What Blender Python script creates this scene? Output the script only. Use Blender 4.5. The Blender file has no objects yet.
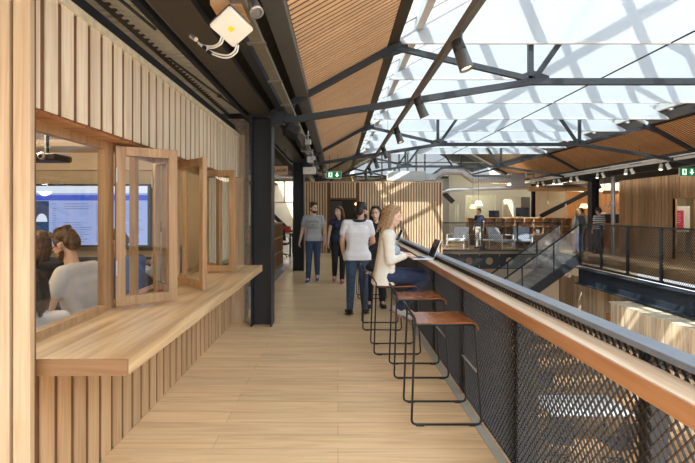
import bpy, bmesh, math, random
import numpy as np
from mathutils import Vector, Matrix
random.seed(7)
SC = bpy.context.scene
COL = SC.collection
F = 450.0
H = 1.6

# ------------------------------------------------------------------ helpers
def W(px, py, D):
    """a point read off the photograph at distance D"""
    return Vector(((px-338)*D/F, D, H-(py-212)*D/F))

class MB:
    def __init__(s): s.v = []; s.f = []; s.smooth = []
    def add(s, vs, fs, sm=False):
        b = len(s.v); s.v += [tuple(v) for v in vs]
        for f in fs: s.f.append([i+b for i in f]); s.smooth.append(sm)
        return s
    def box(s, x0, x1, y0, y1, z0, z1):
        vs = [(x0,y0,z0),(x1,y0,z0),(x1,y1,z0),(x0,y1,z0),(x0,y0,z1),(x1,y0,z1),(x1,y1,z1),(x0,y1,z1)]
        return s.add(vs, [(0,3,2,1),(4,5,6,7),(0,1,5,4),(1,2,6,5),(2,3,7,6),(3,0,4,7)])
    def bbox(s, x0, x1, y0, y1, z0, z1, b=.004):
        """a box with all its edges chamfered"""
        bm = bmesh.new()
        bmesh.ops.create_cube(bm, size=1)
        for v in bm.verts:
            v.co = Vector((x0+(v.co.x+.5)*(x1-x0), y0+(v.co.y+.5)*(y1-y0), z0+(v.co.z+.5)*(z1-z0)))
        bmesh.ops.bevel(bm, geom=bm.edges[:]+bm.verts[:], offset=b, segments=2, affect='EDGES', profile=.5)
        s.bm(bm); return s
    def bm(s, bm, sm=False):
        bm.verts.index_update()
        s.add([v.co[:] for v in bm.verts], [[v.index for v in f.verts] for f in bm.faces], sm); bm.free(); return s
    def bar(s, p0, p1, w, h, up=(0,0,1)):
        """rectangular bar from p0 to p1: w across, h along up"""
        p0 = Vector(p0); p1 = Vector(p1); d = (p1-p0).normalized(); u = Vector(up)
        a = d.cross(u)
        if a.length < 1e-4: a = d.cross(Vector((1,0,0)))
        a.normalize(); b = a.cross(d).normalized()
        vs = []
        for p in (p0, p1):
            for i, j in ((-1,-1),(1,-1),(1,1),(-1,1)): vs.append(p+a*i*w/2+b*j*h/2)
        return s.add(vs, [(0,3,2,1),(4,5,6,7),(0,1,5,4),(1,2,6,5),(2,3,7,6),(3,0,4,7)])
    def ibar(s, p0, p1, w, h, t=.014, up=(0,0,1)):
        """an I section"""
        p0 = Vector(p0); p1 = Vector(p1); d = (p1-p0).normalized()
        a = d.cross(Vector(up)).normalized(); b = a.cross(d).normalized()
        s.bar(p0+b*(h/2-t/2), p1+b*(h/2-t/2), w, t, up)
        s.bar(p0-b*(h/2-t/2), p1-b*(h/2-t/2), w, t, up)
        return s.bar(p0, p1, t, h-2*t, up)
    def tube(s, pts, r, n=8, closed=False, cap=True):
        pts = [Vector(p) for p in pts]; N = len(pts); rings = []
        prev = None
        for i, p in enumerate(pts):
            if closed: d = pts[(i+1)%N]-pts[i-1]
            else: d = pts[min(i+1,N-1)]-pts[max(i-1,0)]
            d.normalize()
            if prev is None:
                a = d.cross(Vector((0,0,1)))
                if a.length < .05: a = d.cross(Vector((1,0,0)))
            else: a = prev-d*prev.dot(d)
            a.normalize(); prev = a; b = d.cross(a)
            rr = r[i] if isinstance(r,(list,tuple)) else r
            rings.append([p+a*rr*math.cos(2*math.pi*k/n)+b*rr*math.sin(2*math.pi*k/n) for k in range(n)])
        vs = [v for q in rings for v in q]; fs = []
        for i in range(N if closed else N-1):
            j = (i+1)%N
            for k in range(n):
                fs.append((i*n+k, i*n+(k+1)%n, j*n+(k+1)%n, j*n+k))
        s.add(vs, fs, True)
        if cap and not closed:
            s.add(rings[0], [tuple(range(n))[::-1]]); s.add(rings[-1], [tuple(range(n))])
        return s
    def lathe(s, prof, c=(0,0,0), n=20, axis=(0,0,1)):
        ax = Vector(axis).normalized(); a = ax.cross(Vector((0,1,0)))
        if a.length < .05: a = ax.cross(Vector((1,0,0)))
        a.normalize(); b = ax.cross(a); c = Vector(c); vs = []; fs = []
        for r, z in prof:
            for k in range(n): vs.append(c+ax*z+a*r*math.cos(2*math.pi*k/n)+b*r*math.sin(2*math.pi*k/n))
        for i in range(len(prof)-1):
            for k in range(n): fs.append((i*n+k, i*n+(k+1)%n, (i+1)*n+(k+1)%n, (i+1)*n+k))
        s.add(vs, fs, True); return s
    def poly(s, pts, ext):
        """a flat outline extruded by vector ext"""
        n = len(pts); e = Vector(ext); vs = [Vector(p) for p in pts]+[Vector(p)+e for p in pts]
        fs = [tuple(range(n))[::-1], tuple(range(n,2*n))]
        for i in range(n): fs.append((i,(i+1)%n,n+(i+1)%n,n+i))
        return s.add(vs, fs)
    def caps(s, p0, p1, r0, r1, fx=1.0, fy=1.0, n=14, side=None):
        """tapered capsule; fx, fy flatten its section; side = direction of the fx axis"""
        p0 = Vector(p0); p1 = Vector(p1); d = p1-p0
        L = d.length
        d = d/L if L > 1e-6 else Vector((0,0,1))
        a = Vector(side) if side is not None else Vector((1,0,0))
        a = a-d*a.dot(d)
        if a.length < .05: a = Vector((0,1,0)); a = a-d*a.dot(d)
        a.normalize(); b = d.cross(a); rings = []
        for k in range(5):
            t = math.pi/2*(1-k/4.0+.04*(k==0)*0); rings.append((p0-d*r0*math.sin(t), max(r0*math.cos(t), r0*.05)))
        for k in range(5):
            t = math.pi/2*(k/4.0); rings.append((p1+d*r1*math.sin(t), max(r1*math.cos(t), r1*.05)))
        vs = []; fs = []
        for c, r in rings:
            for k in range(n):
                vs.append(c+a*r*fx*math.cos(2*math.pi*k/n)+b*r*fy*math.sin(2*math.pi*k/n))
        R = len(rings)
        for i in range(R-1):
            for k in range(n): fs.append((i*n+k, i*n+(k+1)%n, (i+1)*n+(k+1)%n, (i+1)*n+k))
        fs.append(tuple(range(n))[::-1]); fs.append(tuple((R-1)*n+k for k in range(n)))
        return s.add(vs, fs, True)
    def ell(s, c, rx, ry, rz, rot=None, n=14):
        c = Vector(c); vs = []; fs = []; m = 9
        R = rot if rot is not None else Matrix.Identity(3)
        for i in range(m+1):
            t = math.pi*max(.02, min(.98, i/m))
            for k in range(n):
                q = Vector((rx*math.sin(t)*math.cos(2*math.pi*k/n), ry*math.sin(t)*math.sin(2*math.pi*k/n), -rz*math.cos(t)))
                vs.append(c+R@q)
        for i in range(m):
            for k in range(n): fs.append((i*n+k, i*n+(k+1)%n, (i+1)*n+(k+1)%n, (i+1)*n+k))
        fs.append(tuple(range(n))[::-1]); fs.append(tuple(m*n+k for k in range(n)))
        return s.add(vs, fs, True)
    def mesh(s, name, off=Vector((0,0,0))):
        me = bpy.data.meshes.new(name)
        me.from_pydata([(v[0]-off.x, v[1]-off.y, v[2]-off.z) for v in s.v], [], s.f)
        me.polygons.foreach_set('use_smooth', s.smooth); me.update()
        return me
    def part(s, name, mat, parent=None):
        off = wloc(parent) if parent else Vector((0,0,0))
        o = bpy.data.objects.new(name, s.mesh(name, off)); COL.objects.link(o)
        o.data.materials.append(mat)
        if parent: o.parent = parent
        return o
    def solo(s, name, mat, label=None, cat=None, group=None, kind=None):
        xs = [v[0] for v in s.v]; ys = [v[1] for v in s.v]; zs = [v[2] for v in s.v]
        off = Vector(((min(xs)+max(xs))/2, (min(ys)+max(ys))/2, min(zs)))
        o = bpy.data.objects.new(name, s.mesh(name, off)); COL.objects.link(o); o.location = off
        o.data.materials.append(mat); tag(o, label, cat, group, kind); return o
    def remesh(s, voxel, smooth=4, cut=None):
        """fuse the overlapping shapes into one continuous skin"""
        me = s.mesh('tmp'); o = bpy.data.objects.new('tmp', me); COL.objects.link(o)
        m = o.modifiers.new('r','REMESH'); m.mode = 'VOXEL'; m.voxel_size = voxel; m.use_smooth_shade = True
        if smooth:
            q = o.modifiers.new('s','SMOOTH'); q.factor = .5; q.iterations = smooth
        dg = bpy.context.evaluated_depsgraph_get(); e = o.evaluated_get(dg)
        bm = bmesh.new(); bm.from_mesh(e.to_mesh()); e.to_mesh_clear()
        bpy.data.objects.remove(o); bpy.data.meshes.remove(me)
        if cut:
            for co, no in cut:
                bmesh.ops.bisect_plane(bm, geom=bm.verts[:]+bm.edges[:]+bm.faces[:], plane_co=co, plane_no=no, clear_outer=True)
        out = MB(); out.bm(bm, True); return out

def wloc(o):
    p = Vector((0,0,0))
    while o is not None: p += Vector(o.location); o = o.parent
    return p

def tag(o, label=None, cat=None, group=None, kind=None):
    if label: o['label'] = label
    if cat: o['category'] = cat
    if group: o['group'] = group
    if kind: o['kind'] = kind
    return o
def thing(name, label, cat, loc=(0,0,0), rz=0, group=None):
    o = bpy.data.objects.new(name, None); COL.objects.link(o); o.location = loc; o.rotation_euler = (0,0,rz)
    o.empty_display_size = .1
    return tag(o, label, cat, group)
def dup(root, loc=None, rz=None, label=None, parent=None):
    c = root.copy(); COL.objects.link(c)
    if parent: c.parent = parent
    if loc is not None: c.location = loc
    if rz is not None: c.rotation_euler = (0,0,rz)
    if label: c['label'] = label
    for ch in list(root.children): dup(ch, parent=c)
    return c
def struct(mb, name, mat): return mb.solo(name, mat, kind='structure')
ORD = ['first','second','third','fourth','fifth','sixth','seventh','eighth','ninth','tenth','eleventh','twelfth','thirteenth','fourteenth']

# ------------------------------------------------------------------ materials
def newmat(name):
    m = bpy.data.materials.new(name); m.use_nodes = True; nt = m.node_tree; nt.nodes.clear()
    out = nt.nodes.new('ShaderNodeOutputMaterial'); return m, nt, out
def N(nt, t, **k):
    n = nt.nodes.new('ShaderNode'+t)
    for a, b in k.items():
        if a in n.inputs.keys(): n.inputs[a].default_value = b
        else: setattr(n, a, b)
    return n
def mixc(nt, a, b, fac, mode='MIX'):
    n = nt.nodes.new('ShaderNodeMix'); n.data_type = 'RGBA'; n.blend_type = mode
    def put(sock, v):
        if isinstance(v, (tuple,list)): sock.default_value = (*v[:3],1)
        elif isinstance(v, (int,float)): sock.default_value = v
        else: nt.links.new(v, sock)
    put(n.inputs[0], fac); put(n.inputs[6], a); put(n.inputs[7], b); return n.outputs[2]
def ramp(nt, src, a, b, p0=.3, p1=.7):
    n = nt.nodes.new('ShaderNodeMapRange'); nt.links.new(src, n.inputs[0])
    n.inputs[1].default_value = p0; n.inputs[2].default_value = p1; n.inputs[3].default_value = a; n.inputs[4].default_value = b
    return n.outputs[0]
def pbsdf(nt, out, rough=.5, metal=0, **k):
    b = N(nt, 'BsdfPrincipled'); b.inputs['Roughness'].default_value = rough; b.inputs['Metallic'].default_value = metal
    nt.links.new(b.outputs[0], out.inputs[0]); return b
def plain(name, c, rough=.6, metal=0, var=.12, scale=9.0, bump=0.0):
    """one colour with a slight mottling"""
    m, nt, out = newmat(name); b = pbsdf(nt, out, rough, metal)
    tc = N(nt,'TexCoord'); no = N(nt,'TexNoise'); no.inputs['Scale'].default_value = scale; no.inputs['Detail'].default_value = 4
    nt.links.new(tc.outputs['Object'], no.inputs['Vector'])
    col = mixc(nt, tuple(x*(1-var) for x in c), tuple(min(1,x*(1+var)) for x in c), ramp(nt, no.outputs[0],0,1))
    nt.links.new(col, b.inputs['Base Color'])
    if bump:
        bp = N(nt,'Bump'); bp.inputs['Strength'].default_value = bump; bp.inputs['Distance'].default_value = .01
        nt.links.new(no.outputs[0], bp.inputs['Height']); nt.links.new(bp.outputs[0], b.inputs['Normal'])
    return m
def wood(name, c, axis='Z', rough=.5, grain=.22, isl=.16, sc=1.0, hue=.0):
    """timber with grain along one axis and every board its own tone"""
    m, nt, out = newmat(name); b = pbsdf(nt, out, rough)
    tc = N(nt,'TexCoord'); mp = N(nt,'Mapping')
    s = {'X':(1.2,22,22),'Y':(22,1.2,22),'Z':(22,22,1.2)}[axis]
    mp.inputs['Scale'].default_value = tuple(k*sc for k in s)
    nt.links.new(tc.outputs['Object'], mp.inputs['Vector'])
    ge = N(nt,'NewGeometry')
    add = N(nt,'VectorMath'); add.operation = 'ADD'
    cmb = N(nt,'CombineXYZ')
    mul = N(nt,'Math'); mul.operation = 'MULTIPLY'; mul.inputs[1].default_value = 37.0
    nt.links.new(ge.outputs['Random Per Island'], mul.inputs[0])
    for k in range(3): nt.links.new(mul.outputs[0], cmb.inputs[k])
    nt.links.new(mp.outputs[0], add.inputs[0]); nt.links.new(cmb.outputs[0], add.inputs[1])
    no = N(nt,'TexNoise'); no.inputs['Scale'].default_value = 1.0; no.inputs['Detail'].default_value = 5; no.inputs['Distortion'].default_value = 1.2
    nt.links.new(add.outputs[0], no.inputs['Vector'])
    dark = tuple(x*(1-grain*(1+.5*i)) for i, x in enumerate(c)); lite = tuple(min(1,x*(1+grain*.5)) for x in c)
    col = mixc(nt, dark, lite, ramp(nt, no.outputs[0],0,1,.32,.62))
    isr = ramp(nt, ge.outputs['Random Per Island'], 1-isl, 1+isl*.7, 0, 1)
    hs = N(nt,'HueSaturation'); nt.links.new(col, hs.inputs['Color']); nt.links.new(isr, hs.inputs['Value'])
    nt.links.new(hs.outputs[0], b.inputs['Base Color'])
    return m
def planks(name, c, bw, rh, rough=.35, gapc=(.25,.15,.07), rot=0.0, var=.13):
    m, nt, out = newmat(name); b = pbsdf(nt, out, rough)
    ge = N(nt,'NewGeometry'); mp = N(nt,'Mapping'); mp.inputs['Rotation'].default_value = (0,0,rot)
    nt.links.new(ge.outputs['Position'], mp.inputs['Vector'])
    br = N(nt,'TexBrick'); br.offset = .37; br.offset_frequency = 2
    for k, v in (('Scale',1.0),('Mortar Size',.0016),('Mortar Smooth',.1),('Brick Width',bw),('Row Height',rh),('Bias',0.0)): br.inputs[k].default_value = v
    br.inputs['Color1'].default_value = (*[x*(1-var) for x in c],1); br.inputs['Color2'].default_value = (*[min(1,x*(1+var*.6)) for x in c],1)
    br.inputs['Mortar'].default_value = (*gapc,1)
    nt.links.new(mp.outputs[0], br.inputs['Vector'])
    m2 = N(nt,'Mapping'); m2.inputs['Scale'].default_value = (1.1,16,1); nt.links.new(mp.outputs[0], m2.inputs['Vector'])
    no = N(nt,'TexNoise'); no.inputs['Scale'].default_value = 1.0; no.inputs['Detail'].default_value = 6; no.inputs['Distortion'].default_value = 1.5
    nt.links.new(m2.outputs[0], no.inputs['Vector'])
    g = mixc(nt, (.80,.74,.66), (1,1,1), ramp(nt, no.outputs[0],0,1,.3,.6))
    col = mixc(nt, br.outputs['Color'], g, 1.0, 'MULTIPLY')
    nt.links.new(col, b.inputs['Base Color'])
    return m
def glass(name, tint=(.96,.98,.97), ior=1.45):
    m, nt, out = newmat(name); t = N(nt,'BsdfTransparent'); t.inputs[0].default_value = (*tint,1)
    g = N(nt,'BsdfGlossy'); g.inputs['Roughness'].default_value = .01; lw = N(nt,'LayerWeight'); lw.inputs[0].default_value = .5
    pw = N(nt,'Math'); pw.operation = 'POWER'; pw.inputs[1].default_value = 4.0; nt.links.new(lw.outputs['Facing'], pw.inputs[0])
    fr = N(nt,'Math'); fr.operation = 'MULTIPLY_ADD'; fr.inputs[1].default_value = .75; fr.inputs[2].default_value = .03; nt.links.new(pw.outputs[0], fr.inputs[0])
    mx = N(nt,'MixShader'); nt.links.new(fr.outputs[0], mx.inputs[0]); nt.links.new(t.outputs[0], mx.inputs[1]); nt.links.new(g.outputs[0], mx.inputs[2])
    nt.links.new(mx.outputs[0], out.inputs[0]); return m
def cloth_trans(name, c, tr=.5, clear=0.0):
    m, nt, out = newmat(name); d = N(nt,'BsdfDiffuse'); t = N(nt,'BsdfTranslucent')
    d.inputs[0].default_value = (*c,1); t.inputs[0].default_value = (*c,1)
    mx = N(nt,'MixShader'); mx.inputs[0].default_value = tr; nt.links.new(d.outputs[0], mx.inputs[1]); nt.links.new(t.outputs[0], mx.inputs[2])
    if clear:
        tp = N(nt,'BsdfTransparent'); m3 = N(nt,'MixShader'); m3.inputs[0].default_value = clear
        nt.links.new(mx.outputs[0], m3.inputs[1]); nt.links.new(tp.outputs[0], m3.inputs[2]); nt.links.new(m3.outputs[0], out.inputs[0])
    else: nt.links.new(mx.outputs[0], out.inputs[0])
    return m
def emit(name, c, s):
    m, nt, out = newmat(name); e = N(nt,'Emission'); e.inputs[0].default_value = (*c,1); e.inputs[1].default_value = s
    nt.links.new(e.outputs[0], out.inputs[0]); return m

M = {}
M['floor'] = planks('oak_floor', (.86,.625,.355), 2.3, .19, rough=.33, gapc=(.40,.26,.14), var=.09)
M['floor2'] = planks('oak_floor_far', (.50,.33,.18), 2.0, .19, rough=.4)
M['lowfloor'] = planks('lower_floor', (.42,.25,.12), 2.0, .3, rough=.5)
M['concrete'] = plain('polished_concrete', (.42,.45,.47), .25, var=.08, scale=3)
M['batten'] = wood('oak_batten_sheen', (.76,.65,.49), 'Z', .5, .12, .10)  # oak lightened to carry the skylight sheen on the battens
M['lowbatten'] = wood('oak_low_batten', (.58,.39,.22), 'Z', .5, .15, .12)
M['batten_dark'] = plain('batten_backing', (.17,.075,.035), .8)
M['pier'] = wood('oak_pier', (.54,.41,.27), 'Z', .5, .15, .10)
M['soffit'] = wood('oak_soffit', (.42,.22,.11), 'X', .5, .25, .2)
M['counter'] = wood('oak_counter', (.62,.46,.27), 'Y', .28, .26, .02, sc=.55)
M['frame'] = wood('oak_frame', (.40,.25,.125), 'Z', .38, .2, .06)
M['edge'] = wood('oak_front_shaded', (.36,.18,.085), 'Y', .35, .2, .05)  # bar wood again, the shade of its front edge put into the colour
M['endgrain_shaded'] = wood('oak_end_face_shaded', (.21,.115,.05), 'X', .45, .25, .05)  # end grain, darkened further for the shade on it
M['bar'] = wood('oak_bar_top_glare', (.68,.54,.39), 'Y', .24, .18, .05, sc=.6)  # top of the bar paled to hold the skylight glare
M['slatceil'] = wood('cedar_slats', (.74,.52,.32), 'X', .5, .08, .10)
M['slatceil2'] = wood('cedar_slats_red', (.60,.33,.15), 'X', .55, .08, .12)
M['ceildark'] = plain('ceiling_void', (.05,.035,.022), .9)
M['slatwall'] = wood('slat_wall', (.74,.55,.35), 'Z', .55, .16, .12)
M['slatback'] = plain('slat_backing', (.17,.09,.045), .8)
M['pod'] = wood('pod_boards', (.62,.37,.18), 'Z', .5, .2, .26)
M['lowwood'] = wood('sun_paled_boards', (.74,.62,.45), 'Z', .5, .25, .3)  # boards lightened in colour where direct sun falls short
M['lowwoody'] = wood('pale_top_boards', (.74,.65,.50), 'X', .5, .25, .2)
M['shelfwood'] = wood('shelf_ply', (.62,.40,.22), 'X', .5, .15, .1)
M['steel'] = plain('charcoal_steel', (.015,.018,.024), .45, .0, .1)
M['steelbrown'] = plain('brown_painted_steel', (.042,.034,.026), .5, 0, .1)
M['steelgrey'] = plain('grey_painted_steel', (.10,.105,.105), .42, .1, .08)
M['steelpale'] = plain('pale_skylight_frame', (.55,.57,.57), .5, 0, .05)
M['truss'] = plain('truss_steel', (.030,.037,.045), .45, .0, .1)
M['navysteel'] = plain('navy_steel', (.018,.027,.042), .75, 0, .1)
M['mesh'] = plain('expanded_metal', (.018,.015,.013), .6, .0, .15)
M['rail'] = plain('handrail_steel', (.22,.25,.29), .35, .35, .08)
M['galv'] = plain('galvanised_steel', (.55,.56,.57), .35, .75, .1, 14)
M['traymetal'] = plain('aged_tray', (.22,.21,.17), .4, .4, .1)
M['white'] = plain('white_plastic', (.80,.79,.75), .45, 0, .03)
M['offwhite'] = plain('offwhite_wall', (.72,.70,.62), .8, 0, .03, 2)
M['cream'] = plain('cream_wall', (.60,.50,.34), .85, 0, .06, 2)
M['podgrey'] = plain('pod_grey_wall', (.56,.58,.52), .7, 0, .03, 2)
M['black'] = plain('black_rubber', (.012,.012,.013), .5, 0, .1)
M['blackmetal'] = plain('black_wire', (.012,.012,.013), .35, .2, .1)
M['leather'] = plain('tan_leather_seat', (.32,.115,.04), .17, 0, .3, 7)
M['fardeck'] = plain('far_roof_lining', (.20,.165,.12), .8, 0, .1, 4)
M['roof_deck'] = plain('dark_roof_deck', (.060,.050,.040), .8, 0, .15)
M['soffit_panel'] = plain('perforated_soffit', (.50,.49,.42), .7, 0, .08, 60)
M['paleboard'] = plain('pale_insulation_board', (.62,.57,.42), .8, 0, .15, 20)
M['brick'] = plain('old_brick', (.30,.24,.19), .9, 0, .45, 22, .6)
M['glass'] = glass('window_glass')
M['roofglass'] = glass('roof_glass', (.62,.65,.67))
M['baffle'] = cloth_trans('white_baffle_fabric', (.70,.75,.79), .5, .06)
M['alu'] = plain('aluminium', (.66,.66,.67), .3, .8, .04)
M['screenblack'] = plain('dark_screen', (.015,.016,.02), .12)
M['skin'] = plain('skin', (.62,.37,.26), .5, 0, .05)
M['skin2'] = plain('skin_light', (.70,.46,.34), .5, 0, .05)
M['hairdark'] = plain('dark_hair', (.020,.014,.010), .45, 0, .4, 60, .5)
M['hairbrown'] = plain('brown_hair', (.085,.042,.018), .45, 0, .4, 60, .5)
M['hairblond'] = plain('dark_blond_hair', (.30,.185,.095), .42, 0, .35, 70, .5)
M['jeans'] = plain('blue_denim', (.040,.075,.14), .85, 0, .3, 25, .3)
M['jeansdark'] = plain('dark_denim', (.020,.032,.075), .85, 0, .25, 25, .3)
M['blackcloth'] = plain('black_cloth', (.014,.015,.019), .85, 0, .2, 20)
M['navycloth'] = plain('navy_cloth', (.020,.028,.055), .85, 0, .2, 20)
M['whitecloth'] = plain('white_cotton', (.74,.75,.77), .85, 0, .05, 12, .3)
M['creamcloth'] = plain('cream_knit', (.72,.69,.60), .85, 0, .06, 14, .4)
M['greycloth'] = plain('heather_grey_cotton', (.42,.44,.46), .85, 0, .12, 60)
M['bluegrey'] = plain('blue_grey_cotton', (.33,.39,.46), .85, 0, .1, 20)
M['bluecloth'] = plain('blue_cotton', (.06,.11,.28), .85, 0, .12, 20)
M['greenprint'] = plain('olive_print', (.20,.24,.10), .8)
M['shoe'] = plain('black_shoe', (.02,.018,.017), .5)
M['shoewhite'] = plain('white_sole', (.75,.73,.70), .6)
M['shoered'] = plain('pink_trainer', (.55,.10,.12), .6)
M['yellow'] = plain('yellow_sticker', (.85,.68,.03), .5)
M['green'] = emit('exit_green', (.015,.19,.06), .6)
M['signwhite'] = emit('exit_white', (.8,1,.85), 1.0)
M['letter'] = plain('black_lettering', (.02,.015,.01), .6)
M['lampwarm'] = emit('lit_lampshade_yellow', (1,.72,.32), 1.6)
M['lampwhite'] = emit('lit_lampshade_white', (1,.93,.84), 2.4)
M['spotlit'] = emit('spot_lens', (1,.82,.5), 3.0)
M['down'] = emit('downlight', (1,.9,.72), 14.0)
M['scr_bg'] = emit('screen_page', (.36,.44,.78), .62)
M['scr_blue'] = emit('screen_blue', (.05,.09,.48), .8)
M['scr_dark'] = emit('screen_picture', (.03,.06,.12), .8)
M['scr_white'] = emit('screen_white', (.7,.76,.9), .7)
M['scr_text'] = emit('screen_text', (.18,.22,.45), .6)
M['pink'] = plain('magenta_poster', (.62,.03,.12), .6)
M['red'] = plain('red_item', (.5,.04,.03), .6)
M['cafewall'] = plain('cafe_wall', (.52,.42,.29), .8, 0, .05, 2)
M['cafeceil'] = plain('cafe_ceiling', (.60,.50,.38), .8, 0, .03, 2)
M['darkfurn'] = plain('dark_furniture', (.03,.03,.035), .5)
M['channel'] = plain('floor_channel', (.50,.49,.42), .4, .2, .05)
M['orange'] = wood('orange_ply', (.60,.27,.09), 'Z', .5, .15, .1)

# ------------------------------------------------------------------ camera, sun and sky
cam_d = bpy.data.cameras.new('camera'); cam = bpy.data.objects.new('camera', cam_d); COL.objects.link(cam)
cam.location = (0,0,H); cam.rotation_euler = (math.pi/2,0,0)
cam_d.sensor_width = 36; cam_d.sensor_fit = 'HORIZONTAL'; cam_d.lens = F/695*36
cam_d.shift_x = 9.5/695; cam_d.shift_y = -19.5/695; cam_d.clip_start = .05; cam_d.clip_end = 300
SC.camera = cam
SC.view_settings.view_transform = 'Standard'; SC.view_settings.look = 'None'; SC.view_settings.gamma = 1
SC.view_settings.exposure = 0.70
SC.view_settings.use_curve_mapping = False
w = bpy.data.worlds.new('World'); SC.world = w; w.use_nodes = True; nt = w.node_tree; nt.nodes.clear()
bg = nt.nodes.new('ShaderNodeBackground'); wo = nt.nodes.new('ShaderNodeOutputWorld'); nt.links.new(bg.outputs[0], wo.inputs[0])
tc = nt.nodes.new('ShaderNodeTexCoord'); sx = nt.nodes.new('ShaderNodeSeparateXYZ'); nt.links.new(tc.outputs['Generated'], sx.inputs[0])
rp = nt.nodes.new('ShaderNodeValToRGB'); nt.links.new(sx.outputs[2], rp.inputs[0])
rp.color_ramp.elements[0].position = .12; rp.color_ramp.elements[0].color = (.29,.30,.31,1)
rp.color_ramp.elements[1].position = .5; rp.color_ramp.elements[1].color = (1.22,1.30,1.40,1)
nt.links.new(rp.outputs[0], bg.inputs[0]); bg.inputs[1].default_value = 2.9
sd = bpy.data.lights.new('sun','SUN'); so = bpy.data.objects.new('sun', sd); COL.objects.link(so)
sd.energy = 11.0; sd.angle = math.radians(.6); sd.color = (1,.95,.86)
sdir = Vector((.34,.50,-.80)).normalized()
so.rotation_euler = sdir.to_track_quat('-Z','Y').to_euler(); so.location = (0,-6,12)

# ------------------------------------------------------------------ floors
b = MB(); b.box(-1.52,1.125,-1.5,6.6,-.3,0); b.box(-1.52,1.125,6.6,17.6,-.3,0); b.box(-1.52,4.1,17.6,19.0,-.3,0)
struct(b,'floor',M['floor'])
b = MB(); b.box(-9,-1.55,-1.5,6.5,-.3,0); struct(b,'floor_cafe',M['floor2'])
b = MB(); b.box(-9,-1.52,6.5,30,-.3,-.0); b.box(-1.52,-1.45,6.6,30,-.3,.002); struct(b,'floor_aisle',M['concrete'])
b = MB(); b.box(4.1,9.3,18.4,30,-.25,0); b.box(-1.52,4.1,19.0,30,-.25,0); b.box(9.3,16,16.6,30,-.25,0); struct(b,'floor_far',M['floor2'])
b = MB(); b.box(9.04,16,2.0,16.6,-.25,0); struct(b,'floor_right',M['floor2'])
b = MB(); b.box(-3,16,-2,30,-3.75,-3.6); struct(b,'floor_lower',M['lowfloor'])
b = MB(); b.box(-3,16,24,24.1,-3.6,-.25); struct(b,'wall_lower_end',M['cream'])
b = MB(); b.box(-2.9,-2.8,-2,24,-3.6,-.3); struct(b,'wall_lower_left',M['steelbrown'])
b = MB(); b.box(1.02,1.085,-.5,17.5,0,.006)
b.solo('floor_channel',M['channel'],'pale grey metal strip along the foot of the mesh balustrade','strip')

# ------------------------------------------------------------------ left: timber clad cafe front
PX = -1.40
# upper batten wall
b = MB(); y = 2.02; p = .134
while y < 6.38:
    b.box(PX-.007, PX, y, y+p-.038, 2.085, 2.655); y += p
up = thing('wall_left_upper', None, None, (0,0,0)); tag(up, kind='structure')
b.part('batten', M['batten'], up)
q = MB(); q.box(PX-.08,PX-.008,1.98,6.40,2.09,2.64); q.part('backing',M['batten_dark'],up)
q = MB(); q.box(PX-.10,PX+.012,1.98,6.42,2.655,2.70); q.part('capping',M['paleboard'],up)
# soffit over the windows: board ends
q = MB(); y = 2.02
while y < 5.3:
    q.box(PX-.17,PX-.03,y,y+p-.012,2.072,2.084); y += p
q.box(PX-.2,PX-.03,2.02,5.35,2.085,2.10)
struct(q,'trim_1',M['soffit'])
# lower batten wall
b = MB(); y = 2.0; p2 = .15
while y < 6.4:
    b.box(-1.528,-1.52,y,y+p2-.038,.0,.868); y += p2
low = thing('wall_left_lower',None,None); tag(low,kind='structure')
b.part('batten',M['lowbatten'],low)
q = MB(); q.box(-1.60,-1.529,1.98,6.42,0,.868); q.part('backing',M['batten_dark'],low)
# full height battens beyond the windows
b = MB(); y = 5.36
while y < 6.38:
    b.box(-1.554,-1.54,y,y+.100,.945,2.084); y += .134
en = thing('wall_left_end',None,None); tag(en,kind='structure')
b.part('batten',M['batten'],en); q = MB(); q.box(-1.63,-1.556,5.34,6.42,.945,2.084); q.part('backing',M['batten_dark'],en)
q = MB(); q.bbox(-1.66,-1.34,6.44,6.52,0,2.7,.004); struct(q,'trim_2',M['pier'])
q = MB(); q.box(-1.70,-1.36,6.53,6.86,0,2.95); struct(q,'wall_brick',M['brick'])
# near pier of boards facing the camera
b = MB(); x = PX+.062
for k in range(12):
    b.bbox(x-.074, x, 1.955, 1.985, -.02, 4.2, .002); x -= .0905
pr = thing('wall_left_pier',None,None); tag(pr,kind='structure')
b.part('board',M['pier'],pr); q = MB(); q.box(-3.4,PX+.05,1.985,2.012,0,4.2); q.part('backing',M['batten_dark'],pr)
# counter shelf
t = thing('counter_shelf','long thick oak counter shelf projecting below the cafe windows','counter',(-1.25,2.016,.865))
q = MB(); q.bbox(-1.60,-.941,2.024,5.60,.865,.94,.003); q.part('worktop',M['counter'],t)
q = MB(); q.box(-1.60,-.942,2.014,2.0235,.866,.9395); q.part('end_face',M['endgrain_shaded'],t)  # thin face added to hold the darker shaded tone of the counter end
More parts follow.
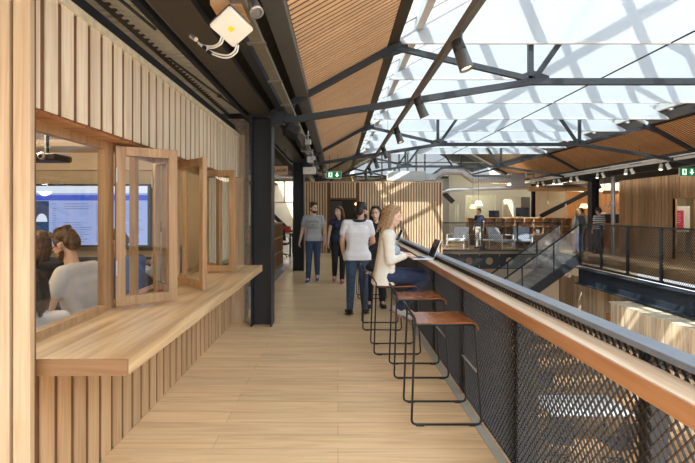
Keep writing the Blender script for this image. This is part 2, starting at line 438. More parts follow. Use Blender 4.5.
# window frames
def winframe(name, y0, y1, z0=.94, z1=2.072, x=-1.55, t=.055, glassy=True, mull=()):
    o = thing(name,None,None,(x,(y0+y1)/2,z0)); tag(o,kind='structure')
    q = MB(); q.box(x-.05,x,y0,y0+t,z0,z1); q.box(x-.05,x,y1-t,y1,z0,z1); q.box(x-.05,x,y0+t,y1-t,z0,z0+.04); q.box(x-.05,x,y0+t,y1-t,z1-.05,z1)
    for m in mull: q.box(x-.05,x,m-.03,m+.03,z0,z1)
    q.part('window_frame',M['frame'],o)
    if glassy:
        g = MB(); g.box(x-.03,x-.024,y0+t,y1-t,z0+.04,z1-.05); g.part('pane',M['glass'],o)
    return o
winframe('window_1',2.03,3.04,t=.045)
o = thing('window_2',None,None,(-1.55,4.2,.94)); tag(o,kind='structure')
q = MB(); q.box(-1.60,-1.55,3.04,3.11,.94,2.072); q.box(-1.60,-1.55,5.28,5.345,.94,2.072); q.box(-1.60,-1.55,3.11,5.28,2.022,2.072); q.box(-1.60,-1.55,3.11,5.28,.94,.962)
q.part('window_frame',M['frame'],o)
q = MB(); q.box(-1.60,-1.555,3.45,3.51,.962,2.022); q.box(-1.60,-1.555,4.08,4.13,.962,2.022); q.box(-1.60,-1.555,4.62,4.67,.962,2.022); q.part('mullion',M['frame'],o)
# folding sashes standing open on the counter
def sash(p0, p1, label, z0=.957, z1=2.052, t=.062, th=.042):
    p0 = Vector((p0[0],p0[1],0)); p1 = Vector((p1[0],p1[1],0)); L = (p1-p0).length
    ang = math.atan2(p1.y-p0.y, p1.x-p0.x)
    o = thing('casement_sash',label,'window sash',(p0.x,p0.y,z0),ang,'folding window sashes standing open over the counter')
    h = z1-z0
    def loc(mb, name, mat):
        ob = bpy.data.objects.new(name, mb.mesh(name)); COL.objects.link(ob); ob.data.materials.append(mat); ob.parent = o; return ob
    q = MB(); q.bbox(0,t,-th/2,th/2,0,h,.003); q.bbox(L-t,L,-th/2,th/2,0,h,.003); q.bbox(t,L-t,-th/2,th/2,0,t,.003); q.bbox(t,L-t,-th/2,th/2,h-t,h,.003)
    loc(q,'sash_frame',M['frame'])
    q = MB(); q.box(t,L-t,-.004,.004,t,h-t); loc(q,'pane',M['glass'])
    for zz in (.26,h-.2):
        q = MB(); q.tube([(0.004,-th/2-.006,zz-.05),(.004,-th/2-.006,zz+.05)],.006,8); loc(q,'hinge',M['galv'])
    return o
sash((-1.525,3.08),(-1.19,3.32),'nearest oak casement sash opened out over the near end of the counter')
sash((-1.535,3.78),(-1.30,3.53),'narrow oak casement sash seen through the glass of the nearest open sash')
sash((-1.50,4.14),(-1.10,3.72),'second oak casement sash angled back towards the wall, behind the nearest one')
sash((-1.54,5.20),(-1.30,4.99),'narrow oak casement sash folded behind the farthest open sash')
sash((-1.50,4.92),(-1.11,4.86),'farthest oak casement sash, square across the counter beside the steel column')

# roof edge above the cafe front
q = MB(); q.bar((PX-.05,1.0,2.765),(PX-.05,6.2,2.765),.06,.05); q.bar((PX-.02,1.0,2.745),(PX-.02,6.2,2.745),.012,.04)
q.solo('edge_beam',M['steel'],'black steel edge beam running above the pale battens','beam')
q = MB(); q.box(-3.6,-1.27,-.5,6.1,3.02,3.05); struct(q,'ceiling_aisle',M['soffit_panel'])
q = MB()
for k in range(70): q.box(-2.4,-1.30,.2+k*.09,.2+k*.09+.03,3.008,3.02)
struct(q,'trim_3',M['soffit_panel'])
for i,(xa,ya,xb,yb,l) in enumerate([(-1.46,1.6,-1.18,3.2,'near'),(-1.46,3.9,-1.10,6.3,'far')]):
    q = MB(); q.tube([(xa,ya,2.93),(xb-.12,yb,2.90)],.011,8); q.lathe([(.0,-.03),(.022,-.03),(.022,.03),(0,.03)],((xa+xb-.12)/2,(ya+yb)/2,2.915),10,(.2,1,0))
    q.solo('tie_rod',M['steel'],'thin black tie rod with a turnbuckle at the %s end of the grey soffit'%('near' if i==0 else 'far'),'rod')

# ------------------------------------------------------------------ cafe interior
q = MB(); q.box(-9,-1.62,6.30,6.42,0,2.9); struct(q,'wall_cafe_end',M['cafewall'])
q = MB(); q.box(-6.2,-6.1,-1,6.3,0,2.9); struct(q,'wall_cafe_back',M['cafewall'])
q = MB(); q.box(-6.2,-1.63,-1,6.3,2.50,2.56); struct(q,'ceiling_cafe',M['cafeceil'])
q = MB(); q.box(-6.1,-1.75,6.22,6.30,2.18,2.50); q.box(-6.1,-1.75,5.6,6.22,2.42,2.50); struct(q,'trim_4',M['cafeceil'])
for i,(x,y) in enumerate([(-2.5,3.6),(-3.3,4.5),(-2.4,5.0),(-4.2,5.0),(-3.4,5.7)]):
    t = thing('ceiling_downlight','%s round recessed downlight in the cafe ceiling'%ORD[i],'downlight',(x,y,2.49),0,'cafe downlights')
    q = MB(); q.lathe([(.0,.0),(.045,.0)],(x,y,2.492),16); q.part('lens',M['down'],t)
    q = MB(); q.lathe([(.045,0),(.062,0),(.062,.008),(.045,.008)],(x,y,2.486),16); q.part('trim_ring',M['white'],t)
    t['label'] = ['recessed ceiling downlight in the cafe nearest the fixed window','recessed cafe ceiling downlight above the big screen\'s middle','recessed cafe ceiling downlight close to the open sashes','recessed cafe ceiling downlight near the far side of the screen','recessed cafe ceiling downlight closest to the cafe end wall'][i]
for (x,y,e) in ((-2.9,4.2,38),(-4.2,3.2,30),(-2.6,2.6,20)):
    l = bpy.data.lights.new('cafe_lamp','POINT'); l.energy = e; l.color = (1,.80,.55); l.shadow_soft_size = .25
    o = bpy.data.objects.new('cafe_lamp',l); COL.objects.link(o); o.location = (x,y,2.35)
# projector
t = thing('ceiling_projector','flat black projector under the cafe ceiling','projector',W(47,158,4.2))
q = MB(); c = W(47,158,4.2); q.bbox(c.x-.18,c.x+.16,c.y-.14,c.y+.14,c.z-.035,c.z+.03,.02); q.part('body',M['black'],t)
q = MB(); q.lathe([(0,0),(.035,0),(.035,.02),(.02,.03)],(c.x+.05,c.y-.14,c.z),14,(0,-1,0)); q.part('lens',M['alu'],t)
q = MB(); q.tube([(c.x,c.y,c.z+.03),(c.x,c.y,2.50)],.018,10); q.part('pole',M['black'],t)
# the big screen
SD = 6.1
def sc_pt(px,py): return W(px,py,SD)
t = thing('wall_screen','large wall screen showing a blue page with a text table, behind the cafe windows','screen',(-3.3,SD,1.1))
a = sc_pt(30,184); bq = sc_pt(150,247)
q = MB(); q.bbox(a.x-.05,bq.x,SD,SD+.07,bq.z,a.z,.006); q.part('bezel',M['black'],t)
def scr(px0,py0,px1,py1,mat,name,d):
    a = sc_pt(px0,py0); b2 = sc_pt(px1,py1); q = MB(); q.box(a.x,b2.x,SD-d,SD-.0005,b2.z,a.z); return q.part(name,mat,t)
sp = scr(32,186,147.5,245,M['scr_bg'],'display',.002)
scr(32,186,147.5,193,M['scr_white'],'toolbar',.004)
scr(32,195,147.5,200.5,M['scr_blue'],'page_header',.004)
scr(30,201,49,245,M['scr_dark'],'page_picture',.004)
q = MB(); c = sc_pt(42,218); q.poly([(c.x+.075*math.cos(u),SD-.008,c.z-.05+.11*math.sin(u)) for u in [math.pi*k/10 for k in range(11)]],(0,.004,0)); q.part('arch_picture',M['scr_white'],t)
q = MB(); rnd = random.Random(3)
for r in range(17):
    yy = 203.5+r*2.35
    for (xa,xm) in ((53,57),(64,92),(96,101),(108,112),(119,144)):
        if rnd.random() < .88:
            a = sc_pt(xa,yy); b2 = sc_pt(xa+(xm-xa)*rnd.uniform(.6,1),yy+.7); q.box(a.x,b2.x,SD-.005,SD-.0045,b2.z,a.z)
q.part('page_text',M['scr_text'],t)
q = MB(); a = sc_pt(30,245); q.box(-4.35,-2.2,5.7,6.0,.95,1.0); q.box(-4.35,-2.2,5.75,6.0,0,.95)
q.solo('media_ledge',M['darkfurn'],'dark ledge running below the big cafe screen','ledge')
# bench table in the cafe
t = thing('cafe_table','long oak table inside the cafe just behind the window glass','table',(-2.0,3.9,0))
q = MB(); q.bbox(-1.80,-1.63,2.3,5.6,.86,.90,.004); q.part('tabletop',M['frame'],t)
for (x,y) in ((-1.76,2.45),(-1.76,5.5)):
    q = MB(); q.box(x-.03,x+.03,y-.03,y+.03,0,.86); q.part('leg',M['darkfurn'],t)
t = thing('tumbler','clear plastic tumbler with red fruit on the counter behind the nearest sash','cup',(-1.43,3.62,.941))
q = MB(); q.lathe([(0,.942),(.03,.942),(.042,1.05),(.040,1.05),(.028,.948),(0,.948)],(-1.43,3.62,0),18); q.part('cup_wall',M['glass'],t)
q = MB()
for k in range(7):
    a = k*2.4; q.ell((-1.43+.016*math.cos(a),3.62+.016*math.sin(a),.958+.007*(k%3)),.011,.011,.011,n=8)
q.part('fruit',M['red'],t)
t = thing('newspaper','folded paper lying on the inner sill behind the fixed window','paper',(-1.66,2.9,.9)); 
q = MB(); q.bbox(-1.76,-1.63,2.70,2.98,.901,.909,.002); q.part('pages',M['white'],t)

# ------------------------------------------------------------------ steel columns and eaves beams
CX, RX = -1.07, 10.27
def column(x, y, label, top=2.92):
    t = thing('steel_column',label,'column',(x,y,0),0,'steel roof columns')
    q = MB(); hw = .145; d = .15
    q.box(x-hw,x-hw+.016,y-d,y+d,0,top); q.box(x+hw-.016,x+hw,y-d,y+d,0,top); q.box(x-hw+.016,x+hw-.016,y-.008,y+.008,0,top)
    q.part('shaft',M['steel'],t)
    q = MB(); q.box(x-.2,x+.2,y-.2,y+.2,top,top+.02); q.part('cap_plate',M['steel'],t)
    return t
TY = [6.41, 12.25, 18.1, 23.95]
column(CX,TY[0],'black steel column at the end of the oak counter shelf')
column(CX,TY[1],'black steel column behind the man in the grey printed t-shirt')
column(RX,TY[2],'black steel column behind the person in the striped top')
column(RX,TY[1]-.0,'black steel column on the walkway across the atrium in front of the board-clad room')
column(10.3,TY[3],'black steel column at the end of the pale meeting room far across the atrium',3.3)
for nm, x, lb in (('left',CX,'deep brown-black eaves beam resting on the columns beside the cafe'),('right',RX,'deep eaves beam across the atrium above the light track')):
    q = MB(); q.ibar((x,-1.0,3.12),(x,26,3.12),.27,.36,.02)
    o = q.solo('eaves_beam',M['steelbrown'],lb,'beam')
q = MB(); q.bar((-1.30,-1,2.99),(-1.30,25,2.99),.05,.09); q.solo('edge_channel',M['steel'],'black channel between the grey soffit and the brown eaves beam','beam')
q = MB(); q.bar((-1.24,-1,3.03),(-1.24,25,3.03),.04,.10); q.solo('edge_channel',M['steelgrey'],'narrow grey channel tight beside the brown eaves beam','beam')
SL = .56; Z0 = 3.487
def zs(X): return Z0+SL*X if X <= 4.6 else Z0+SL*(9.2-X)
def slope_box(q, x0, x1, y0, y1, off, th):
    pts = [(x0,y0,zs(x0)+off),(x1,y0,zs(x1)+off),(x1,y0,zs(x1)+off+th),(x0,y0,zs(x0)+off+th)]
    q.poly(pts,(0,y1-y0,0))
q = MB(); slope_box(q,-1.3,-.42,-1,26,.30,.05); q.box(-3.8,-1.22,-1,26,3.35,3.4); q.box(-14,-3.8,6.4,28.5,3.35,3.4); struct(q,'ceiling_eaves',M['roof_deck'])
q = MB(); slope_box(q,9.62,10.6,2,26,.30,.05); q.box(10.5,15,2,30,3.5,3.55); struct(q,'ceiling_eaves_right',M['roof_deck'])
q = MB(); q.box(12.0,12.1,2,24,2.88,3.49); struct(q,'wall_right_fascia',M['roof_deck'])
# purlins: trapezoid deep beams
def purlin(x, w, h, off, mat, lb, y0=-1, y1=23.4):
    q = MB(); z = zs(x)+off
    q.bar((x,y0,z),(x,y1,z),w,h,up=(0,0,1)); return q.solo('purlin',mat,lb,'beam')
purlin(-.50,.17,.22,.10,M['steelgrey'],'grey steel purlin along the low edge of the pale slatted ceiling')
purlin(.765,.15,.22,.14,M['steelbrown'],'dark purlin along the high edge of the pale slatted ceiling beside the skylight')
purlin(9.2+.50,.17,.22,.10,M['steelbrown'],'dark purlin along the low edge of the reddish slatted ceiling',4)
purlin(9.2-.765,.15,.22,.14,M['steelbrown'],'dark purlin along the high edge of the reddish slatted ceiling across the atrium',4)
q = MB(); q.bar((-.80,-1,3.13),(-.80,26,3.13),.09,.26); q.solo('web_beam',M['steel'],'black beam just inside the brown eaves beam','beam')
# timber slat ceilings on the slopes
def slatceil(name, x0, x1, y0, y1, mat):
    o = thing(name,None,None,((x0+x1)/2,(y0+y1)/2,3.6)); tag(o,kind='structure')
    q = MB(); y = y0
    while y < y1:
        slope_box(q,x0,x1,y,y+.056,.035,.007); y += .090
    q.part('slat',mat,o)
    q = MB(); slope_box(q,x0,x1,y0,y1,.0425,.05); q.part('backing',M['ceildark'],o)
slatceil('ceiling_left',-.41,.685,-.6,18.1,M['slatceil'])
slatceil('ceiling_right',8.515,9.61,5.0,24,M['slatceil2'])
# trusses
def truss(y, label, full=True):
    t = thing('roof_truss',label,'roof truss',(4.6,y,2.85),0,'roof trusses')
    up = (0,1,0)
    def mem(nm, a, b2, wd, ht, mat='truss'):
        q = MB(); q.bar((a[0],y,a[1]),(b2[0],y,b2[1]),ht,wd,up=up); q.part(nm,M[mat],t)
    for s in (0,1):
        f = (lambda x: x) if s == 0 else (lambda x: 9.2-x)
        q = MB()
        for dy in (-.035,.035):
            q.bar((f(-1.0),y+dy,2.93),(f(.87),y+dy,zs(.87)-.03),.075,.03,up=up)
        q.part('top_chord',M['truss'],t)
        mem('rafter',(f(.87),zs(.87)+.0),(f(4.6),zs(4.6)-.02),.07,.09,'steelpale')
        mem('sloping_chord',(f(-.92),2.84),(f(2.71),3.42),.08,.085)
        mem('tie',(f(.83),zs(.83)-.06),(f(2.71),3.45),.06,.075)
        mem('vertical_strut',(f(2.69),3.45),(f(2.69),zs(2.69)-.02),.06,.07)
        mem('diagonal_strut',(f(2.75),3.47),(f(4.5),zs(4.5)-.05),.06,.07)
        q = MB(); q.poly([(f(-.93),y-.02,2.80),(f(-.62),y-.02,2.93),(f(-.60),y-.02,3.12),(f(-.93),y-.02,3.0)],(0,.04,0)); q.part('end_plate',M['truss'],t)
        q = MB(); q.poly([(f(2.5),y-.01,3.36),(f(2.95),y-.01,3.38),(f(2.95),y-.01,3.5),(f(2.72),y-.01,3.58),(f(2.5),y-.01,3.5)],(0,.02,0)); q.part('gusset_plate',M['truss'],t)
        q = MB(); q.poly([(f(.62),y-.015,zs(.62)-.10),(f(.98),y-.015,zs(.83)-.10),(f(.98),y-.015,zs(.98)),(f(.62),y-.015,zs(.62)+.02)],(0,.03,0)); q.part('gusset_plate',M['truss'],t)
    mem('bottom_chord',(2.71,3.42),(6.49,3.42),.075,.085)
truss(TY[0]-.12,'nearest grey steel roof truss, springing from the column at the counter end')
truss(TY[1]-.12,'second roof truss, springing from the column behind the walking man')
truss(TY[2]-.12,'third roof truss, just above the far slatted wall')
truss(TY[3]-.12,'farthest roof truss beyond the slatted wall')
# skylight frame and glass
q = MB()
for X in (1.13,2.4,3.55,5.65,6.8,8.07):
    q.bar((X,-1,zs(X)+.10),(X,19,zs(X)+.10),.10,.16)
q.bar((4.6,-1,zs(4.6)+.05),(4.6,25,zs(4.6)+.05),.16,.22)
struct(q,'trim_5',M['steelpale'])
q = MB(); y = -.6
while y < 19:
    q.bar((.80,y,zs(.8)+.22),(4.6,y,zs(4.6)+.22),.05,.07,up=(0,1,0)); q.bar((8.4,y,zs(8.4)+.22),(4.6,y,zs(4.6)+.22),.05,.07,up=(0,1,0)); y += .85
struct(q,'trim_6',M['steelpale'])
q = MB(); slope_box(q,.8,4.6,-1,19,.262,.008); slope_box(q,4.6,8.4,-1,19,.262,.008); struct(q,'window_3',M['roofglass'])
# outer roof leaves over the timber ceilings
q = MB(); slope_box(q,-1.6,.72,-1,26,.40,.06); slope_box(q,8.48,10.8,-1,26,.40,.06); struct(q,'roof_deck',M['roof_deck'])
q = MB(); slope_box(q,.74,4.6,19,28.5,.2,.06); slope_box(q,4.6,8.46,19,28.5,.2,.06); slope_box(q,-1.4,.74,18.1,28.5,.1,.06); struct(q,'roof_far',M['fardeck'])
# baffles
by = 4.53-1.69*3; k = 0; ys = []
while by < 18.6: ys.append(by); by += 1.69
for k, y in enumerate([v for v in ys if v > 4]):
    q = MB(); e = .03
    q.poly([(.92,y,3.95),(8.28,y,3.95),(8.28,y,zs(8.28)-.02),(4.6,y,zs(4.6)-.08),(.92,y,zs(.92)-.02)],(0,.012,0))
    t = thing('skylight_baffle','%s white fabric baffle across the skylight, counting away from the viewer'%ORD[k],'baffle',(4.6,y,3.95),0,'skylight baffles')
    q.part('fabric',M['baffle'],t)
    q = MB(); q.box(.90,8.30,y-.014,y+.026,3.925,3.955); q.part('bottom_rail',M['steelpale'],t)
q = MB(); q.tube([(4.6,3.5,3.935),(4.6,24,3.935)],.012,6); q.solo('tension_cable',M['steel'],'thin cable running along the middle of the skylight under the baffles','cable')

# ------------------------------------------------------------------ light tracks
def spot(p, aim, label, grp, r=.062, L=.26, mat='steelgrey', drop=.16):
    p = Vector(p); aim = Vector(aim).normalized()
    t = thing('spotlight',label,'spotlight',p,0,grp)
    q = MB(); q.tube([p,p-Vector((0,0,drop))],.014,8); q.part('stem',M['alu' if mat=='white' else 'steelgrey'],t)
    c = p-Vector((0,0,drop+.02))
    q = MB(); q.lathe([(0,-L*.42),(r*.8,-L*.42),(r*.86,-L*.05),(r*.5,-L*.04)],c,18,aim); q.part('rear_cap',M['black'] if mat!='white' else M['white'],t)
    q = MB(); q.lathe([(r*.5,-L*.04),(r*.86,-L*.04),(r*.95,L*.5),(r,L*.58),(r*.86,L*.58),(r*.8,L*.5)],c,18,aim); q.part('barrel',M[mat],t)
    q = MB(); q.lathe([(0,L*.50),(r*.8,L*.50)],c,18,aim); q.part('lens',M['spotlit'],t)
    q = MB(); q.bbox(p.x-.022,p.x+.022,p.y-.12,p.y+.12,p.z-.005,p.z+.05,.005); q.part('adapter',M[mat],t)
    return t
TX, TZ = 1.02, 3.13
q = MB(); q.bar((TX,.5,TZ),(TX,17.4,TZ),.055,.07); tr = q.solo('light_track',M['steelgrey'],'long grey lighting track running below the trusses above the oak bar','track')
for i,(px) in enumerate((461,420,398,384.5,376,370,366)):
    D = TX*F/(px-338)
    spot((TX,D,TZ-.03),(.30,-.15,-1) if i%2==0 else (.45,.1,-1),'%s grey spotlight on the track over the oak bar, counting away from the viewer'%ORD[i],'spotlights on the track over the bar')
for i,y in enumerate((3.2,6.29,9.2,12.13)):
    q = MB(); q.tube([(TX,y,TZ+.03),(TX,y,3.9 if i%2==0 else 3.16)],.004,6); q.solo('hanger_wire',M['steel'],'thin wire holding up the lighting track over the bar, %s from the viewer'%ORD[i],'wire')
T2X, T2Z = 9.05, 3.02
q = MB(); q.bar((T2X,7,T2Z),(T2X,24,T2Z),.07,.07); q.bar((T2X-.12,7,T2Z+.06),(T2X-.12,24,T2Z+.06),.03,.03)
q.solo('light_track',M['white'],'white lighting track hung across the atrium below the reddish slatted ceiling','track')
for i,(px) in enumerate((661,668,626,632,597.5,603,571,577,554,559,538,543)):
    D = T2X*F/(px-338)
    spot((T2X,D,T2Z-.03),(-.35,-.3,-1) if i%2==0 else (.3,-.3,-1),'%s white spotlight on the track across the atrium, counting from the near end'%ORD[i],'white spotlights on the far track',.055,.17,'white',.10)
    if i%2==0:
        q = MB(); q.bbox(T2X-.10,T2X+.10,D+.0,D+.7,T2Z+.04,T2Z+.09,.008); q.solo('track_driver',M['white'],'white driver box above the %s pair of spotlights on the far track'%ORD[i//2],'driver box')
for i,y in enumerate((11.0,13.5,16.5,20)):
    q = MB(); q.tube([(T2X,y,T2Z+.03),(T2X,y,3.75)],.004,6); q.solo('hanger_wire',M['steel'],'thin wire holding the white track across the atrium, %s from the near end'%ORD[i],'wire')

# ------------------------------------------------------------------ services along the eaves beam
q = MB()
for x in (-.70,-.61): q.bar((x,-1,2.99),(x,17.2,2.99),.010,.04)
q.box(-.70,-.61,-1,17.2,2.966,2.970)
t = thing('cable_tray','galvanised cable tray beside the brown eaves beam','cable tray',(-.65,8,2.96))
q.part('tray',M['traymetal'],t)
q = MB(); y = 1.5
while y < 17: q.box(-.73,-.58,y,y+.05,2.950,2.965); y += 1.05
tag(q.part('tray_rungs',M['traymetal'],t),kind='stuff')
q = MB()
for j in range(4):
    q.tube([(-.685+.02*j,yy,2.982+.006*math.sin(yy*2+j)) for yy in np.linspace(0,16,40)],.010,6)
q.part('cable',M['paleboard'],t)
# junction box with its tails
def rbox(q, c, ux, uy, uz, a, b2, d, bev=.006):
    bm = bmesh.new(); bmesh.ops.create_cube(bm,size=1)
    for v in bm.verts: v.co = Vector((v.co.x*a,v.co.y*b2,v.co.z*d))
    bmesh.ops.bevel(bm,geom=bm.edges[:]+bm.verts[:],offset=bev,segments=2,affect='EDGES')
    for v in bm.verts: v.co = Vector(c)+Vector(ux)*v.co.x+Vector(uy)*v.co.y+Vector(uz)*v.co.z
    q.bm(bm)
JD = 2.9; c = W(231.5,27,JD)
nrm = Vector((.12,-.62,-.77)).normalized(); ux0 = Vector((.50,.0,-.86)); ux = (ux0-nrm*ux0.dot(nrm)).normalized(); uy = nrm.cross(ux).normalized()
t = thing('junction_box','white plastic box with a yellow sticker hanging below the dark roof beams','junction box',c)
q = MB(); rbox(q,c,ux,uy,nrm,.205,.19,.035,.008); q.part('lid',M['white'],t)
q = MB(); rbox(q,c-nrm*.033,ux,uy,nrm,.195,.18,.035,.006); q.part('body',M['steelgrey'],t)
q = MB(); rbox(q,c+nrm*.0185+ux*.0-uy*.005,ux,uy,nrm,.034,.034,.003,.001); q.part('sticker',M['yellow'],t)
q = MB(); q.tube([c-nrm*.04,c-nrm*.12+Vector((0,0,.06)),Vector((c.x+.02,c.y+.1,3.0))],.014,8); q.part('arm',M['alu'],t)
def smooth_path(pts, n=6):
    P_ = [Vector(p) for p in pts]; P_ = [P_[0]*2-P_[1]]+P_+[P_[-1]*2-P_[-2]]; out = []
    for i in range(1,len(P_)-2):
        for k in range(n):
            t_ = k/n; a,b2,c2,d2 = P_[i-1],P_[i],P_[i+1],P_[i+2]
            out.append(.5*((2*b2)+(c2-a)*t_+(2*a-5*b2+4*c2-d2)*t_*t_+(3*b2-a-3*c2+d2)*t_**3))
    return out+[P_[-2]]
for j in range(4):
    if j < 2: pts = [(238.5-j*2,45,JD),(236-2*j,53-j*1.5,JD),(226,58-j*2.6,JD+.03),(212,54-j*2.2,JD+.08),(204,48-j*1,JD+.1),(198,43-j,JD+.15)]
    else: pts = [(224-(j-2)*2.5,37,JD),(221-(j-2)*2,44-(j-2)*1.2,JD),(213,48-(j-2)*2,JD+.05),(204,47-(j-2)*1.5,JD+.1),(199,44-(j-2),JD+.15)]
    q = MB(); q.tube(smooth_path([W(*p_) for p_ in pts]),.0055,8); q.part('cable_tail',M['white'],t)
q = MB(); q.tube([W(211,54,JD+.07),W(208,51.5,JD+.08)],.013,8); q.part('cable_wrap',M['black'],t)
q = MB(); q.tube([W(206,48.5,JD+.08),W(203.5,47,JD+.09)],.013,8); q.part('cable_wrap',M['black'],t)
q = MB(); e = W(196,39.5,JD+.15); q.tube([e,e+(W(191,36,JD+.18)-e)],.016,10); q.part('connector',M['alu'],t)
t = thing('wood_panel','pale plywood board with fittings above the white junction box','panel',(-.75,2.75,2.93))
q = MB(); a = W(212,-10,3.0); b2 = W(243,8,3.0); q.bbox(a.x,b2.x,2.95,3.25,b2.z,a.z,.004); q.part('board',M['shelfwood'],t)
t = thing('clamp_lamp','small chrome lamp clipped beside the plywood board at the roof','lamp',W(255,8,3.1))
q = MB(); q.lathe([(0,-.05),(.035,-.05),(.045,.03),(.05,.05),(.04,.05)],W(255,8,3.1),16,(.3,-.4,-.8)); q.part('head',M['alu'],t)
q = MB(); q.tube([W(255,8,3.1),W(250,2,3.15),W(246,-10,3.2)],.012,8); q.part('stem',M['alu'],t)
# loudspeaker and boxes at the column heads
t = thing('wall_speaker','black wedge loudspeaker fixed beside the head of the near steel column','speaker',W(291,132,6.2))
c = W(291,131,6.2); q = MB(); rbox(q,c,Vector((.86,.3,-.4)).normalized(),Vector((.25,.5,.83)).normalized(),Vector((.45,-.8,.35)).normalized(),.19,.17,.15,.02); q.part('cabinet',M['black'],t)
q = MB(); q.tube([c,c+Vector((-.12,.02,.14))],.014,8); q.part('bracket',M['steel'],t)
t = thing('junction_box','pale box with a yellow sticker between the two steel columns, left of the exit sign','junction box',W(309,171,11.2))
a = W(303,174,11.2); b2 = W(315.5,167,11.2); q = MB(); q.bbox(a.x,b2.x,11.2,11.35,a.z,b2.z,.008); q.part('body',M['white'],t)
q = MB(); q.box((a.x+b2.x)/2-.02,(a.x+b2.x)/2+.03,11.194,11.199,(a.z+b2.z)/2-.02,(a.z+b2.z)/2+.02); q.part('sticker',M['yellow'],t)
t = thing('junction_box','small white box above the pale yellow-stickered box by the far column','junction box',W(312,160,10.8))
a = W(307,162,10.8); b2 = W(316,156.5,10.8); q = MB(); q.bbox(a.x,b2.x,10.8,10.95,a.z,b2.z,.008); q.part('body',M['white'],t)
rnd = random.Random(5)
for i in range(10):
    D = 6.8+i*.75; x = -.60+.1*math.sin(i*1.7); z = 2.80+.05*math.cos(i*2.1)
    q = MB(); s = .05
    q.bbox(x-s,x+s,D-.05,D+.06,z-s*.8,z+s*.8,.008); q.tube([(x,D,z+s*.7),(x,D,2.965)],.010,6)
    if i%3==0: q.tube([(x,D,z-.02),(x+.10,D+.05,z-.10),(x+.16,D+.2,z-.05)],.012,6)
    q.solo('conduit_fitting',[M['traymetal'],M['galv'],M['darkfurn']][i%3],'%s small fitting hanging from the cable tray beyond the near column'%ORD[i],'fitting','fittings under the cable tray')
# sign board between the columns
def textmesh(s, size, name='text'):
    cu = bpy.data.curves.new(name,'FONT'); cu.body = s; cu.size = size; cu.align_x = 'CENTER'; cu.align_y = 'CENTER'; cu.extrude = .004
    o = bpy.data.objects.new('tmpf',cu); COL.objects.link(o)
    dg = bpy.context.evaluated_depsgraph_get(); me = bpy.data.meshes.new_from_object(o.evaluated_get(dg))
    bpy.data.objects.remove(o); return me
def text(parent, s, size, p, mat, name='lettering'):
    me = textmesh(s,size); me.materials.clear(); me.materials.append(mat)
    o = bpy.data.objects.new(name,me); COL.objects.link(o); o.parent = parent; o.location = Vector(p)-wloc(parent); o.rotation_euler = (math.pi/2,0,0); return o
a = W(258,175,9.5); b2 = W(287.6,166,9.5)
t = thing('hanging_sign','small wooden sign with dark capital letters hanging between the two black columns','sign',((a.x+b2.x)/2,9.5,a.z))
q = MB(); q.bbox(a.x,b2.x,9.5,9.54,a.z,b2.z,.004); q.part('board',M['shelfwood'],t)
text(t,'ALAOIR',.095,W(279,170.5,9.494),M['letter'])
for xx in (a.x+.08,b2.x-.05):
    q = MB(); q.tube([(xx,9.52,b2.z),(xx,9.52,3.0)],.006,6); q.part('hanger',M['steel'],t)
# exit signs
def exit_sign(px0,py0,px1,py1,D,label):
    a = W(px0,py1,D); b2 = W(px1,py0,D); wd = b2.x-a.x; ht = b2.z-a.z
    t = thing('exit_sign',label,'exit sign',((a.x+b2.x)/2,D,a.z),0,'green exit signs')
    q = MB(); q.bbox(a.x-.012,b2.x+.012,D,D+.05,a.z-.012,b2.z+.012,.005); q.part('housing',M['white'],t)
    q = MB(); q.box(a.x,b2.x,D-.004,D-.0005,a.z,b2.z); q.part('face',M['green'],t)
    def U(u,v): return (a.x+wd*u, D-.008, a.z+ht*v)
    q = MB()
    q.poly([U(.14,.12),U(.40,.12),U(.40,.88),U(.14,.88)],(0,.003,0)); q.part('door_symbol',M['signwhite'],t)
    q = MB(); f = lambda pts: q.poly([(U(*p)[0],D-.012,U(*p)[2]) for p in pts],(0,.003,0))
    f([(.24,.45),(.31,.45),(.33,.70),(.24,.72)]); f([(.19,.15),(.235,.15),(.29,.48),(.25,.5)]); f([(.27,.45),(.31,.5),(.36,.32),(.33,.3)]); f([(.33,.3),(.36,.32),(.35,.16),(.32,.16)]); f([(.30,.62),(.37,.50),(.38,.54),(.32,.70)])
    f([(.27+.03*math.cos(k),.78+.06*math.sin(k)) for k in [6.283*j/10 for j in range(10)]]); q.part('running_figure',M['green'],t)
    q = MB(); q.poly([U(*p) for p in [(.73,.14),(.88,.5),(.79,.5),(.79,.86),(.67,.86),(.67,.5),(.58,.5)]],(0,.003,0)); q.part('arrow_symbol',M['signwhite'],t)
    for xx in (a.x+.08,b2.x-.08):
        q = MB(); q.tube([(xx,D+.02,b2.z),(xx,D+.02,b2.z+.45)],.006,6); q.part('hanger',M['steel'],t)
exit_sign(326.5,171.8,341,178,11.6,'green exit sign with running figure hanging above the slatted wall')
exit_sign(680,168,696,176,13.5,'green exit sign hanging over the board-clad room across the atrium')

